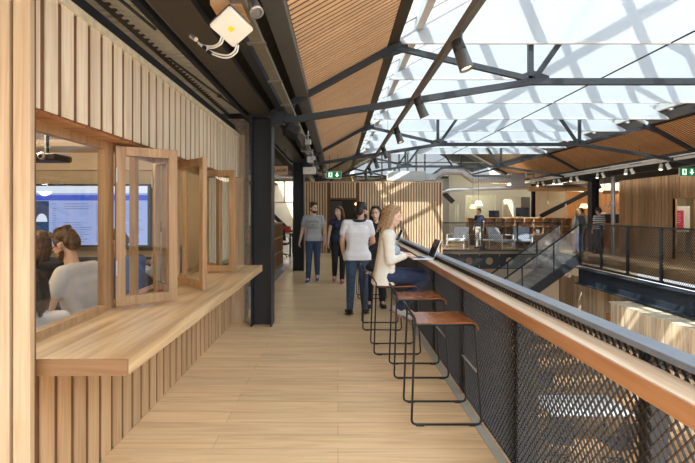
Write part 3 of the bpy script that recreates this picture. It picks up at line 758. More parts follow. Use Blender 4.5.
# ------------------------------------------------------------------ far slatted wall
WY = 17.6
o = thing('wall_far',None,None,(1.3,WY,0)); tag(o,kind='structure')
xl, xr = W(302,0,WY).x, W(441,0,WY).x; zt = W(0,182.5,WY).z
dx0, dx1, dz = W(329,0,WY).x, W(358,0,WY).x, W(0,198,WY).z
q = MB(); x = xl
while x < xr-.05:
    z0 = 0
    if x+.06 > dx0 and x < dx1: z0 = dz
    if not (z0 and (x < dx0 or x+.06 > dx1)): q.box(x,x+.062,WY-.05,WY,z0,zt)
    x += .102
q.part('batten',M['slatwall'],o)
q = MB(); q.box(xl,dx0,WY,WY+.08,0,zt); q.box(dx0,dx1,WY,WY+.08,dz,zt); q.box(dx1,xr,WY,WY+.08,0,zt); q.part('backing',M['slatback'],o)
q = MB(); q.box(xl-.02,xr+.02,WY-.06,WY+.12,zt,zt+.03); q.box(xr-.0,xr+.05,WY-.055,WY+.1,-.3,zt)
q.part('edge_trim',M['slatwall'],o)
q = MB(); q.box(dx0-.0,dx0+.05,WY-.06,WY+.3,0,dz); q.box(dx1-.05,dx1,WY-.06,WY+.3,0,dz); q.box(dx0,dx1,WY-.06,WY+.3,dz-.05,dz); struct(q,'door_1',M['slatback'])
q = MB(); q.box(dx0-1,dx1+1,WY+1.6,WY+1.7,0,2.6); q.box(dx0-1,dx1+1,WY+.3,WY+1.6,2.6,2.65); struct(q,'wall_inner_room',M['steelbrown'])
t = thing('wall_lamp','small lit wall lamp inside the dark doorway of the slatted wall','lamp',W(357,204,WY+.9)); c = W(356,204,WY+.9)
q = MB(); q.ell(c,.06,.06,.06); q.part('globe',M['lampwarm'],t); q = MB(); q.tube([c,c+Vector((0,.5,.1))],.01,6); q.part('arm',M['steel'],t)
t = thing('notice_board','dark framed board hanging in the doorway of the slatted wall','board',W(336,215,WY+1.4)); a = W(331,225,WY+1.4); b2 = W(342,201,WY+1.4)
q = MB(); q.bbox(a.x,b2.x,WY+1.4,WY+1.45,a.z,b2.z,.01); q.part('panel',M['steelgrey'],t)
# air handling boxes above the wall
t = thing('air_handling_unit','white air handling unit lying on top of the slatted wall','air unit',W(410,176,19)); a = W(388,181,19); b2 = W(425,171,19)
q = MB(); q.bbox(a.x,b2.x,19,19.6,a.z,b2.z,.02); q.part('casing',M['white'],t)
q = MB(); q.bbox(b2.x,b2.x+.5,19.1,19.5,a.z+.03,b2.z-.1,.02); q.part('outlet',M['galv'],t)
q = MB(); q.box(a.x+.3,a.x+.35,19.2,19.25,2.3,a.z); q.box(b2.x-.3,b2.x-.25,19.2,19.25,2.3,a.z); q.box(a.x,b2.x,19.1,19.5,2.25,2.3); q.part('support',M['steel'],t)
t = thing('air_duct','silver spiral duct running across above the far meeting rooms','duct',W(480,176,21))
q = MB(); pts = [W(425,184,21),W(443,171,21),W(462,171,21),W(472,179,21),W(512,179,21)]
q.tube(pts,.20,16); q.part('duct_run',M['galv'],t)
q = MB()
for k in range(14):
    p = W(473+2.7*k,179,21); q.tube([p,p+Vector((.03,0,0))],.21,16)
q.part('spiral_seam',M['alu'],t)
q = MB(); a = W(511,185.5,20.8); b2 = W(525,173,20.8); q.bbox(a.x,b2.x,20.8,21.3,a.z,b2.z,.02); q.part('plenum_box',M['galv'],t)
q = MB(); q.tube([W(526,175,21),W(533,175,21),W(533,184,21)],.10,12); q.part('branch',M['galv'],t)
t = thing('air_duct','long thin pipe with fittings below the silver spiral duct','duct',W(470,190,20.5))
q = MB(); q.tube([W(428,196,20.5),W(450,190,20.5),W(560,186.5,20.5),W(592,185,20.5)],.075,12); q.part('pipe_run',M['galv'],t)
q = MB(); q.tube([W(528,189,20.4),W(593,188.5,20.4)],.12,12); q.part('insulated_run',M['shelfwood'],t)

# ------------------------------------------------------------------ mesh balustrades
def mesh_lines(q, org, ud, L, Hh, pu, pv, wd, dp, nrm):
    """two families of crossing strands inside a rectangle; ud along, z up"""
    org = Vector(org); ud = Vector(ud); up = Vector((0,0,1)); n = Vector(nrm)
    run = Hh*pu/pv
    k = int(-run/pu)-1
    while k*pu < L+run:
        for s in (1,-1):
            u0 = k*pu if s > 0 else k*pu
            ua, va, ub, vb = (u0,0,u0+run,Hh) if s > 0 else (u0+run,0,u0,Hh)
            # clip in u
            def cl(ua,va,ub,vb):
                if ub < ua: ua,va,ub,vb = ub,vb,ua,va
                if ub <= 0 or ua >= L: return None
                if ua < 0: va += (vb-va)*(0-ua)/(ub-ua); ua = 0
                if ub > L: vb = va+(vb-va)*(L-ua)/(ub-ua); ub = L
                return ua,va,ub,vb
            c = cl(ua,va,ub,vb)
            if c and (c[2]-c[0]) > 1e-3:
                p0 = org+ud*c[0]+up*c[1]; p1 = org+ud*c[2]+up*c[3]
                q.bar(p0,p1,wd,dp,up=n)
        k += 1
def balustrade(label, p0, p1, z0, z1, posts, pu=.034, pv=.042, wd=.0035, dp=.009, postw=.045, postd=.07, rail=.06, inset=0.0, pmat='steel', bottom=True):
    p0 = Vector((p0[0],p0[1],0)); p1 = Vector((p1[0],p1[1],0)); d = (p1-p0); L = d.length; d.normalize(); n = Vector((d.y,-d.x,0))
    t = thing('mesh_balustrade',label,'balustrade',((p0.x+p1.x)/2,(p0.y+p1.y)/2,z0))
    for u in posts:
        q = MB(); c = p0+d*u+n*(-inset); q.bar(c+Vector((0,0,z0)),c+Vector((0,0,z1)),postw,postd,up=n); q.part('post',M[pmat],t)
    q = MB(); mesh_lines(q,p0+Vector((0,0,z0+.04)),d,L,z1-z0-.05,pu,pv,wd,dp,n); q.part('mesh_panel',M['mesh'],t)
    if rail:
        q = MB(); q.bar(p0+Vector((0,0,z1)),p1+Vector((0,0,z1)),rail,.045); q.part('top_rail',M[pmat],t)
    if bottom:
        q = MB(); q.bar(p0+Vector((0,0,z0+.03)),p1+Vector((0,0,z0+.03)),.02,.07); q.part('bottom_rail',M[pmat],t)
    return t
# the near one along the bar (strands clockwise: p0 far so that the normal faces the corridor)
ps = [u for u in [1.64-.6,1.64,2.82,4.0,5.18,6.36,7.54,8.72,9.9,11.08,12.26,13.44,14.62,15.8,17.0]]
t = thing('mesh_balustrade','dark expanded mesh balustrade under the long oak bar beside the stools','balustrade',(1.115,9,0))
for y in ps:
    q = MB(); q.box(1.124,1.19,y-.02,y+.02,-.28,1.10); q.box(1.118,1.124,y-.035,y+.035,-.28,1.10); q.part('post',M['steelbrown'],t)
q = MB(); mesh_lines(q,(1.112,.7,-.05),(0,1,0),16.85,1.145,.042,.052,.0032,.009,(1,0,0)); q.part('mesh_panel',M['mesh'],t)
q = MB(); q.bbox(1.10,1.19,.6,8.4,1.096,1.122,.004); q.bbox(1.10,1.19,8.403,17.5,1.096,1.122,.004); q.bar((1.145,.6,1.08),(1.145,17.5,1.08),.012,.04); q.part('handrail',M['rail'],t)
q = MB(); q.box(1.105,1.118,.6,17.5,-.10,.0); q.part('bottom_rail',M['steelbrown'],t)
t = thing('bar_counter','long narrow oak bar top fixed along the mesh balustrade','bar counter',(1.04,9,1.0))
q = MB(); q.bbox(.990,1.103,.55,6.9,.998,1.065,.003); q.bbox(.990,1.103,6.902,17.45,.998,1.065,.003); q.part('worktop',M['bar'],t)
q = MB(); q.bbox(.980,.9895,.55,6.9,.997,1.064,.003); q.bbox(.980,.9895,6.902,17.45,.997,1.064,.003); tag(q.part('shaded_front',M['edge'],t),'front edge of the oak bar, its shade in a darker brown')  # front strip added to carry the darker shaded tone
# slab edge below
q = MB(); q.box(1.126,1.26,-.5,17.6,-.55,-.30); struct(q,'trim_7',M['steelbrown'])

# the far ones
balustrade('dark mesh balustrade facing the viewer at the far end of the atrium',(4.22,18.36),(9.02,18.36),.0,1.16,[.02,1.65,3.1,4.75],.075,.09,.0065,.010,.05,.06,.06)
balustrade('dark mesh balustrade along the walkway across the atrium, in front of the board-clad room',(8.98,16.7),(8.98,2.2),-.38,1.16,[.03,1.35,2.75,4.2,5.65,7.1,8.6,10.1],.075,.09,.0065,.010,.06,.07,.06)
# bridging beams
q = MB(); q.ibar((8.94,16.7,-.74),(8.94,2.0,-.74),.34,.60,.03); q.solo('walkway_beam',M['navysteel'],'deep blue-black steel beam under the walkway across the atrium','beam')
for i,y in enumerate((6.0,11.2)):
    q = MB(); q.box(8.86,8.93,y,y+.16,-1.0,-.48)
    for zz in (-.85,-.7,-.55): q.lathe([(0,0),(.018,0),(.018,.012),(0,.012)],(8.86,y+.05,zz),8,(-1,0,0))
    q.solo('splice_plate',M['navysteel'],('near','far')[i]+' bolted splice on the blue-black walkway beam','plate')
bm = bmesh.new(); q = MB()
# castellated beam with round openings
def cell_beam(x0,x1,y,z0,z1,r,n):
    q = MB(); zc = (z0+z1)/2; wdt = (x1-x0)/n
    for k in range(n):
        a0 = x0+k*wdt; cx = a0+wdt/2; m = 20
        pts = [(cx+r*math.cos(2*math.pi*j/m),zc+r*math.sin(2*math.pi*j/m)) for j in range(m)]
        # outer points on the rectangle by angle
        outp = []
        for j in range(m):
            ct, st = math.cos(2*math.pi*j/m), math.sin(2*math.pi*j/m)
            s = min((wdt/2)/abs(ct) if abs(ct) > 1e-6 else 1e9, ((z1-z0)/2)/abs(st) if abs(st) > 1e-6 else 1e9)
            outp.append((cx+s*ct, zc+s*st))
        for j in range(m):
            i2 = (j+1)%m
            q.poly([(pts[j][0],y,pts[j][1]),(outp[j][0],y,outp[j][1]),(outp[i2][0],y,outp[i2][1]),(pts[i2][0],y,pts[i2][1])],(0,.015,0))
    q.box(x0,x1,y-.1,y+.11,z1,z1+.03); q.box(x0,x1,y-.1,y+.11,z0-.03,z0)
    return q
bm.free()
cell_beam(4.1,9.0,18.25,-.66,-.12,.15,6).solo('cellular_beam',M['steel'],'dark steel beam pierced by round holes below the far balustrade','beam')

# ------------------------------------------------------------------ steel stair down from the walkway
t = thing('steel_stair','dark steel stair with mesh sides descending from the walkway into the atrium','stair',(6.8,17.5,-3.6))
ns = 20; rise = 3.6/21; run = .235; sx0 = 8.96
q = MB()
for k in range(1,ns+1):
    q.box(sx0-k*run,sx0-(k-1)*run+.03,16.78,18.12,-k*rise-.03,-k*rise)
    q.box(sx0-(k-1)*run,sx0-(k-1)*run+.01,16.78,18.12,-k*rise,-(k-1)*rise-.03)
q.part('tread',M['steelgrey'],t)
for yy in (16.74,18.16):
    q = MB(); q.bar((sx0+.05,yy,-.12),(sx0-ns*run,yy,-ns*rise-.10),.03,.32); q.part('stringer',M['truss'],t)
    q = MB(); q.bar((sx0+.03,yy,1.14),(sx0-ns*run,yy,1.14-ns*rise),.05,.05); q.part('handrail',M['steel'],t)
    for k in (4,9,14,19):
        q = MB(); q.box(sx0-k*run-.02,sx0-k*run+.02,yy-.025,yy+.025,-k*rise-.1,1.12-k*rise); q.part('post',M['steel'],t)
    q = MB()
    L = ns*run; j = 0
    sl = rise/run
    # strands between two sloping lines
    u = -1.2
    while u < L:
        for s in (1,-1):
            h = .98
            rr = .8
            a0 = (u, 0) if s > 0 else (u+rr, 0); a1 = (u+rr, h) if s > 0 else (u, h)
            def P(p): return Vector((sx0-p[0],yy,p[1]+.10-p[0]*sl))
            if min(a0[0],a1[0]) < 0 or max(a0[0],a1[0]) > L:
                (ua,va),(ub,vb) = sorted([a0,a1])
                if ub <= 0 or ua >= L: continue
                if ua < 0: va += (vb-va)*(0-ua)/(ub-ua); ua = 0
                if ub > L: vb = va+(vb-va)*(L-ua)/(ub-ua); ub = L
                a0, a1 = (ua,va),(ub,vb)
            q.bar(P(a0),P(a1),.007,.012,up=(0,1,0))
        u += .05
    q.part('mesh_panel',M['galv'],t)
# wire guard seen bright under the stair
# ------------------------------------------------------------------ below: timber clad volumes
def boards(name, x, y0, y1, z0, z1, pitch, mat, top=None, xt=None, kind='structure'):
    o = thing(name,None,None,(x,(y0+y1)/2,z0)); tag(o,kind=kind)
    q = MB(); y = y0
    while y < y1-.01: q.box(x-.025,x,y,min(y+pitch-.008,y1),z0,z1); y += pitch
    q.part('board',mat,o)
    q = MB(); q.box(x,x+.05,y0,y1,z0,z1-.001); q.part('backing',M['batten_dark'],o)
    return o
bx = 8.2; o = boards('wall_lower_box',bx,3.0,13.5,-3.6,-1.135,.10,M['lowwood'])
q = MB(); y = 3.0
while y < 13.5: q.box(bx-.025,11.0,y,y+.092,-1.13,-1.10); y += .10
q.part('top_board',M['lowwoody'],o)
q = MB(); x = bx
while x < 11: q.box(x,x+.092,13.5,13.53,-3.6,-1.135); x += .1
q.part('end_board',M['lowwood'],o)
o = boards('wall_lower',9.45,13.5,19.2,-3.6,-.95,.13,M['lowwood'])
q = MB(); a = (15.35,16.25,-2.45,-1.85)
q.box(9.38,9.44,15.2,15.75,-2.50,-1.93); struct(q,'window_4',M['orange'])
q = MB(); q.box(9.38,9.44,14.5,15.05,-2.45,-1.98); struct(q,'window_5',M['darkfurn'])
q = MB(); q.box(9.36,9.42,15.12,15.20,-2.55,-1.9); struct(q,'trim_8',M['orange'])
# dark partition and furniture on the floor below, behind the near mesh
q = MB(); q.box(1.6,3.45,9.0,9.15,-3.6,-.86); q.box(3.45,4.0,9.0,9.15,-3.6,-1.2); struct(q,'wall_lower_dark',M['steelbrown'])
q = MB(); q.box(1.55,4.05,8.96,9.0,-.86,-.83); q.box(3.45,4.05,8.95,9.0,-1.23,-1.2); struct(q,'trim_9',M['steelgrey'])
def lower_table(x,y,label):
    t = thing('meeting_table',label,'table',(x,y,-3.6),0)
    q = MB(); q.bbox(x-.9,x+.9,y-.55,y+.55,-2.88,-2.85,.006); q.part('tabletop',M['greycloth'],t)
    for a in (-1,1):
        for c in (-1,1):
            q = MB(); q.tube([(x+a*.75,y+c*.42,-2.88),(x+a*.85,y+c*.50,-3.6)],.02,8); q.part('leg',M['black'],t)
lower_table(5.6,10.4,'grey-topped meeting table on the floor below, glimpsed through the near mesh')
def office_chair(x,y,z,rz,label,mat=None,grp='office chairs on the floor below'):
    t = thing('office_chair',label,'chair',(x,y,z),rz,grp)
    def P(mb,nm,m):
        ob = bpy.data.objects.new(nm,mb.mesh(nm)); COL.objects.link(ob); ob.data.materials.append(M[m]); ob.parent = t
    q = MB(); q.bbox(-.24,.24,-.24,.24,.44,.50,.02); P(q,'seat',mat or 'darkfurn')
    q = MB(); pts = [(-.22,.24,.60),(.22,.24,.60),(.20,.30,1.0),(-.20,.30,1.0)]; q.poly(pts,(0,.03,0)); P(q,'backrest',mat or 'darkfurn')
    q = MB(); q.tube([(0,.2,.45),(0,.30,.55),(0,.29,.75)],.015,8); P(q,'back_support','black')
    q = MB(); q.tube([(0,0,.12),(0,0,.44)],.025,10); P(q,'gas_lift','alu')
    for k in range(5):
        a = k*2*math.pi/5; q = MB(); q.tube([(0,0,.13),(.28*math.cos(a),.28*math.sin(a),.07)],[.022,.014],8)
        q.ell((.28*math.cos(a),.28*math.sin(a),.03),.028,.028,.03,n=8); P(q,'star_leg','black')
    for s in (-1,1):
        q = MB(); q.tube([(s*.24,.05,.47),(s*.29,.05,.55),(s*.29,.05,.66),(s*.29,-.12,.67),(s*.29,.16,.67)],.014,8); P(q,'armrest','black')
    return t
office_chair(4.6,9.4,-3.6,2.9,'dark office chair on the floor below, nearest side of the grey table')
office_chair(5.7,9.2,-3.6,3.3,'dark office chair on the floor below, pulled out at the middle of the grey table')
office_chair(6.95,9.9,-3.6,1.9,'dark office chair on the floor below at the atrium end of the grey table')
office_chair(5.5,11.5,-3.6,.2,'dark office chair on the floor below, beyond the grey table')
lower_table(4.4,14.0,'grey-topped table on the floor below near the foot of the steel stair')
office_chair(3.6,13.0,-3.6,3.0,'dark office chair on the floor below at the table near the stair foot')

# ------------------------------------------------------------------ right: board-clad room across the atrium
o = thing('wall_right_room',None,None,(11.4,14,0)); tag(o,kind='structure')
XR = 11.4; YR = XR*F/(620-338); rnd = random.Random(11)
oy0 = XR*F/(673.5-338)   # opening starts here towards the viewer
q = MB(); y = YR; top = 2.86
while y > 6.0:
    wd = .17; y2 = y-wd
    if y2 > oy0-.02 or y < 10.5: q.box(XR-.03,XR,y2+.022,y,0,top)
    else: q.box(XR-.03,XR,y2+.022,y,2.10,top)
    y = y2
q.part('board',M['pod'],o)
q = MB(); q.box(XR,XR+.06,oy0,YR,0,top); q.box(XR,XR+.06,6,10.5,0,top); q.box(XR,XR+.06,10.5,oy0,2.10,top); q.part('backing',M['batten_dark'],o)
q = MB(); x = XR
while x < 15: q.box(x+.01,x+.15,YR,YR+.03,0,top); x += .17
q.part('end_board',M['pod'],o)
q = MB(); q.box(XR-.0,XR+.12,oy0-.0,oy0+.05,0,2.10); q.box(XR,XR+.12,10.5,oy0,2.05,2.10); struct(q,'trim_10',M['pod'])
q = MB(); q.box(XR+.06,XR+.12,14.50,14.60,0,2.05); q.box(XR+.06,XR+.12,12.9,13.0,0,2.05); struct(q,'window_6',M['frame'])
q = MB(); q.box(XR+.08,XR+.09,10.5,oy0,0,2.05); struct(q,'window_7',M['glass'])
q = MB(); q.box(XR+2.6,XR+2.7,6,YR,0,2.86); q.box(XR+.1,XR+2.6,YR-.1,YR-.05,0,2.8); struct(q,'wall_room_inside',M['cream'])
t = thing('poster_board','white board with a magenta poster inside the board-clad room','poster',W(683,222,15.2)); a = W(675,232,15.6); b2 = W(690,206,15.6)
q = MB(); q.bbox(a.x,b2.x,15.6,15.64,a.z,b2.z,.006); q.part('board',M['white'],t)
q = MB(); a = W(675.5,230,15.6); b2 = W(683.5,210.5,15.6); q.box(a.x,b2.x,15.59,15.599,a.z,b2.z); q.part('poster',M['pink'],t)
q = MB()
for k in range(5): p = W(676.2,213.5+2.2*k,15.58); q.box(p.x,p.x+.14+.03*(k%2),15.583,15.588,p.z-.012,p.z)
q.part('poster_text',M['white'],t)
for (x,y,z,e,r) in ((12.6,14.0,2.6,60,.3),(11.5,22.5,2.7,60,.3),(8.2,26,2.9,60,.3),(1.2,18.6,2.3,6,.2),(-4.0,14,2.6,25,.3),(-5,20,2.6,40,.3),(7.5,21.5,3.0,50,.3),(2,22,3.2,30,.3),(5.5,10,-.9,60,.3)):  # unseen fill lights added to brighten the rooms and lower floor
    l = bpy.data.lights.new('room_fill','POINT'); l.energy = e; l.color = (1,.84,.62); l.shadow_soft_size = r
    o = bpy.data.objects.new('room_fill',l); COL.objects.link(o); o.location = (x,y,z)
# silver pipe and kiosk behind it
q = MB(); p = W(613,0,17.3); q.tube([(p.x,17.3,0),(p.x,17.3,2.98)],.075,16); t = thing('riser_pipe','vertical silver riser pipe beside the board-clad room','pipe',(p.x,17.3,0)); q.part('pipe',M['galv'],t)
q = MB()
for z in (.9,1.9,2.7): q.tube([(p.x,17.3,z),(p.x,17.3,z+.05)],.092,16)
q.part('collar',M['alu'],t)
t = thing('hanging_sign','small brown wooden sign hanging beside the silver riser pipe','sign',W(611,194,18.0)); a = W(603.5,194,18.0); b2 = W(619,190.5,18.0)
q = MB(); q.bbox(a.x,b2.x,18,18.04,a.z,b2.z,.004); q.part('board',M['shelfwood'],t)
for xx in (a.x+.06,b2.x-.06):
    q = MB(); q.tube([(xx,18.02,b2.z),(xx,18.02,3.3)],.006,6); q.part('hanger',M['steel'],t)
# servery behind
q = MB(); q.bbox(10.95,13.4,20.2,20.8,0,1.05,.01); t = thing('servery_counter','orange-brown servery counter behind the people across the atrium','counter',(12,20.5,0)); q.part('body',M['orange'],t)
q = MB(); q.bbox(10.9,13.45,20.15,20.85,1.05,1.09,.006); q.part('worktop',M['shelfwood'],t)
t = thing('coffee_machine','dark coffee machine with a white top on the servery counter','machine',W(612,222,20.4)); a = W(604,0,20.4); b2 = W(618,0,20.4)
q = MB(); q.bbox(a.x,b2.x,20.3,20.7,1.09,1.50,.03); q.part('body',M['darkfurn'],t); q = MB(); q.bbox(a.x+.03,b2.x-.03,20.3,20.7,1.50,1.58,.01); q.part('top_tray',M['white'],t)
q = MB(); q.box(12.5,15.4,24.6,24.7,0,2.7); struct(q,'wall_servery',M['orange'])
rnd = random.Random(2)
for i,(px,py) in enumerate(((606,207),(610,208),(615,206),(620,208),(566,206),(548,203))):
    D = 19.5; c = W(px,py,D)
    t = thing('pendant_bulb','%s small white pendant lamp hanging over the servery area, counting from the silver pipe'%ORD[i],'pendant lamp',c,0,'small pendants across the atrium')
    q = MB(); q.lathe([(.012,.10),(.03,.07),(.06,-.03),(.055,-.03),(.02,.06)],c,14); q.part('shade',M['white'],t)
    q = MB(); q.ell(c-Vector((0,0,.0)),.03,.03,.035,n=10); q.part('bulb',M['lampwhite'],t)
    q = MB(); q.tube([c+Vector((0,0,.1)),Vector((c.x,c.y,3.4))],.005,6); q.part('cord',M['black'],t)
t = thing('table_lamp','lamp with a lit yellow shade behind the person in the striped top','lamp',W(584,207,20)); c = W(584,206,20)
q = MB(); q.lathe([(.11,.10),(.20,-.10)],c,20); q.part('shade',M['lampwarm'],t); q = MB(); q.tube([(c.x,c.y,0),(c.x,c.y,c.z-.05)],.015,8); q.part('stand',M['steel'],t)

# ------------------------------------------------------------------ far end: meeting pod, shelves, gable wall
PY = 23.6
o = thing('wall_pod',None,None,(8,PY,0)); tag(o,kind='structure')
def fr(q,px0,py0,px1,py1,D,th,y=None):
    a = W(px0,py1,D); b2 = W(px1,py0,D); q.box(a.x,b2.x,D,D+th,a.z,b2.z)
q = MB()
for r in ((449,178,455,252),(460,178,465,252),(455,178,460,204),(455,221.5,460,252),(465,178,496,195),(465,232,496,252),(496,178,502,252),(502,178,516,198.5),(514.5,198.5,521,252),(516,178,521,199),(521,178,531,252)):
    fr(q,*r,PY,.12)
q.part('panel',M['podgrey'],o)
q = MB(); a = W(449,178,PY); b2 = W(531,178,PY); q.box(a.x,b2.x,PY,PY+4,a.z,a.z+.15); q.box(a.x,a.x+.1,PY+.1,PY+4,0,a.z); q.box(a.x,b2.x,PY+3.9,PY+4,0,a.z); q.part('shell',M['podgrey'],o)
q = MB(); fr(q,465,195,496,232,PY+.05,.01); fr(q,455,204,460,221.5,PY+.05,.01); fr(q,502,198.5,514.5,252,PY+.05,.01); struct(q,'window_8',M['glass'])
q = MB()
for r in ((465,195,466,232),(495,195,496,232),(502,198.5,503,252),(513.6,198.5,514.5,252),(502,198.5,514.5,199.5),(455,204,455.7,221),(457.3,204,458,221),(455,204,460,204.8)): fr(q,*r,PY-.03,.04)
struct(q,'door_2',M['white'])
q = MB(); fr(q,521.5,197,530,250,PY-.02,.03); struct(q,'door_3',M['steelgrey'])
# storage unit
SY = 20.6
t = thing('storage_unit','long low plywood storage unit with open cubbies behind the far balustrade','storage unit',W(515,250,SY)); a = W(468,217.5,SY); b2 = W(572,217.5,SY)
q = MB(); q.bbox(a.x,b2.x,SY,SY+.45,a.z-.04,a.z,.005); q.box(a.x,b2.x,SY,SY+.45,a.z-.42,a.z-.39); q.box(a.x,b2.x,SY,SY+.45,a.z-.80,a.z-.77); q.box(a.x,b2.x,SY,SY+.45,.04,.08); q.part('shelf',M['shelfwood'],t)
q = MB(); n = 11
for k in range(n+1):
    x = a.x+(b2.x-a.x-.03)*k/n; q.box(x,x+.03,SY,SY+.45,.04,a.z-.04)
q.part('divider',M['shelfwood'],t)
q = MB(); q.box(a.x,b2.x,SY+.43,SY+.45,.05,a.z-.05); q.part('back_panel',M['shelfwood'],t)
rnd = random.Random(9)
for k in range(9):
    x = a.x+(b2.x-a.x)*(k+.3)/n; 
    if k in (2,5): continue
    wv = rnd.uniform(.15,.28); z = a.z-.77 if k%2 else .08; hh = rnd.uniform(.18,.30)
    q = MB(); q.bbox(x,x+wv,SY+.08,SY+.35,z+.001,z+hh,.008)
    q.solo('file_box',[M['darkfurn'],M['greycloth'],M['white']][k%3],'%s box file in the cubbies of the plywood storage unit, counting from the slatted wall'%ORD[k],'box','box files in the storage unit')
def monitor(px0,py0,px1,py1,D,label,zb):
    a = W(px0,py1,D); b2 = W(px1,py0,D); c = (a.x+b2.x)/2
    t = thing('computer_monitor',label,'monitor',(c,D,zb),0,'monitors behind the storage unit')
    q = MB(); q.bbox(a.x,b2.x,D,D+.05,a.z,b2.z,.008); q.part('panel',M['screenblack'],t)
    q = MB(); q.bbox(c-.03,c+.03,D+.04,D+.08,zb,a.z+.1,.005); q.bbox(c-.13,c+.13,D-.05,D+.15,zb,zb+.015,.005); q.part('stand',M['alu'],t)
monitor(489,210.5,499.5,219.5,21.4,'dark computer monitor standing beside the white pendant lamp across the atrium',.75+.45)
monitor(516,207.5,529,216.5,20.75,'larger dark computer monitor on the storage unit, in front of the grey door',W(0,217.5,SY).z+.002)
t = thing('standing_desk','pale desk behind the storage unit carrying the smaller monitor','desk',(7.4,21.6,0)); q = MB(); q.bbox(6.4,8.0,21.2,21.9,1.17,1.2,.004); q.part('desktop',M['white'],t)
for x in (6.5,7.9):
    q = MB(); q.box(x-.03,x+.03,21.5,21.6,0,1.17); q.part('leg',M['alu'],t)
def pend(px,py,D,r,mat,label):
    c = W(px,py,D); t = thing('pendant_lamp',label,'pendant lamp',c)
    q = MB(); q.lathe([(r*.55,r*.6),(r,-r*.55),(r*.96,-r*.55),(r*.5,r*.55),(0,r*.58)],c,24); q.part('shade',M[mat],t)
    q = MB(); q.tube([c+Vector((0,0,r*.6)),Vector((c.x,c.y,3.9))],.008,6); q.part('cord',M['black'],t)
pend(478.5,203.5,20.0,.18,'lampwhite','white drum pendant lamp across the atrium, lit')
pend(473,206.5,20.6,.15,'lampwarm','yellow drum pendant lamp just behind the white pendant')
# lounge chairs behind the mesh
def lounge(px,D,label,mat,rz):
    c = W(px,0,D); t = thing('lounge_chair',label,'chair',(c.x,D,0),rz,'lounge chairs behind the far balustrade')
    def P(mb,nm,m):
        ob = bpy.data.objects.new(nm,mb.mesh(nm)); COL.objects.link(ob); ob.data.materials.append(M[m]); ob.parent = t
    q = MB(); q.bbox(-.36,.36,-.34,.34,.30,.42,.05); P(q,'seat',mat)
    q = MB(); q.poly([(-.34,.28,.40),(.34,.28,.40),(.33,.50,.92),(-.33,.50,.92)],(0,.09,0)); P(q,'backrest',mat)
    for s in (-1,1):
        q = MB(); q.tube([(s*.38,.36,0),(s*.38,.34,.60),(s*.38,-.34,.60),(s*.38,-.36,0)],.022,8); P(q,'side_frame','white')
lounge(502,19.4,'white-framed lounge chair behind the far mesh balustrade','greycloth',.5)
lounge(458,20.2,'white-framed lounge chair close to the slatted wall, behind the far mesh','whitecloth',-.6)
lounge(522,19.8,'lounge chair with a blue-grey seat, behind the far mesh near the stair head','bluegrey',-.3)
t = thing('coffee_table','low round white table between the lounge chairs behind the far mesh','table',W(484,0,19.2).xy.to_3d()); c = W(484,0,19.2)
q = MB(); q.lathe([(0,.40),(.38,.40),(.38,.43),(0,.43)],(c.x,c.y,0),28); q.part('tabletop',M['white'],t); q = MB(); q.lathe([(.2,.0),(.2,.02),(.03,.05),(.03,.40)],(c.x,c.y,0),20); q.part('pedestal',M['steel'],t)
# gable end
GY = 28.5
q = MB(); q.box(-10,2.6,GY,GY+.2,0,3.9); q.box(2.6,4.2,GY,GY+.2,0,2.6); q.box(4.2,16,GY,GY+.2,0,3.2); q.poly([(-3,GY,2.6),(12.2,GY,2.6),(10.5,GY,3.4),(8.4,GY,3.9),(6.9,GY,3.9),(2.6,GY,3.9),(-2.6,GY,2.6)],(0,.2,0)); struct(q,'wall_end',M['cream'])
q = MB(); q.box(-14,-9.9,-1,GY,0,2.6); 
struct(q,'wall_aisle_left',M['offwhite'])
q = MB(); q.box(15.5,15.6,2,GY,0,3.6); struct(q,'wall_right_end',M['cream'])
# gable window
q = MB(); a = W(382,165,24.8); b2 = W(425,140,24.8)
for k in range(6):
    x = a.x+(b2.x-a.x)*k/5; q.box(x-.04,x+.04,24.8,24.9,3.45,zs(x)-.1)
q.box(1.0,8.3,24.8,24.9,3.40,3.50); q.box(1.0,8.3,24.8,24.9,4.3,4.36); struct(q,'window_9',M['steelpale'])
q = MB(); q.poly([(.9,24.84,3.45),(8.4,24.84,3.45),(8.3,24.84,zs(8.3)),(4.6,24.84,zs(4.6)),(.9,24.84,zs(.9))],(0,.01,0)); struct(q,'window_10',M['roofglass'])
for i,(p0,p1) in enumerate((((541,216),(600,186)),((436,186),(453,202)),((262,204),(295,236)))):
    D = (22.6,22.9,23.5)[i]
    q = MB(); q.bar(W(*p0,D),W(*p1,D),.20,.18 if i!=1 else .3,up=(0,1,0))
    q.solo('raking_brace',M['steel'],('long dark diagonal steel rising behind the people across the atrium','short dark diagonal steel just beyond the end of the slatted wall','dark diagonal stair stringer seen between the two black columns')[i],'brace')
# aisle on the left
t = thing('open_bookcase','long low oak bookcase seen end-on between the two black columns','bookcase',(-1.85,11.5,0))
q = MB(); q.bbox(-2.05,-1.66,9.6,13.6,1.26,1.30,.004)
for z in (.02,.44,.86): q.box(-2.05,-1.66,9.6,13.6,z,z+.03)
q.part('shelf',M['frame'],t)
q = MB()
for k in range(10): q.box(-2.05,-1.66,9.6+k*.44,9.63+k*.44,0,1.27)
q.part('divider',M['frame'],t)
q = MB(); q.box(-2.06,-2.04,9.6,13.6,0,1.27); q.part('back_panel',M['frame'],t)
t = thing('work_desk','pale desk with dark legs far down the left aisle, between the columns','desk',(-2.1,17,0))
q = MB(); q.bbox(-2.7,-1.65,16.4,17.6,.80,.84,.004); q.part('desktop',M['shelfwood'],t)
for x in (-2.6,-1.75):
    for y in (16.5,17.5):
        q = MB(); q.box(x-.03,x+.03,y-.03,y+.03,0,.80); q.part('leg',M['steel'],t)
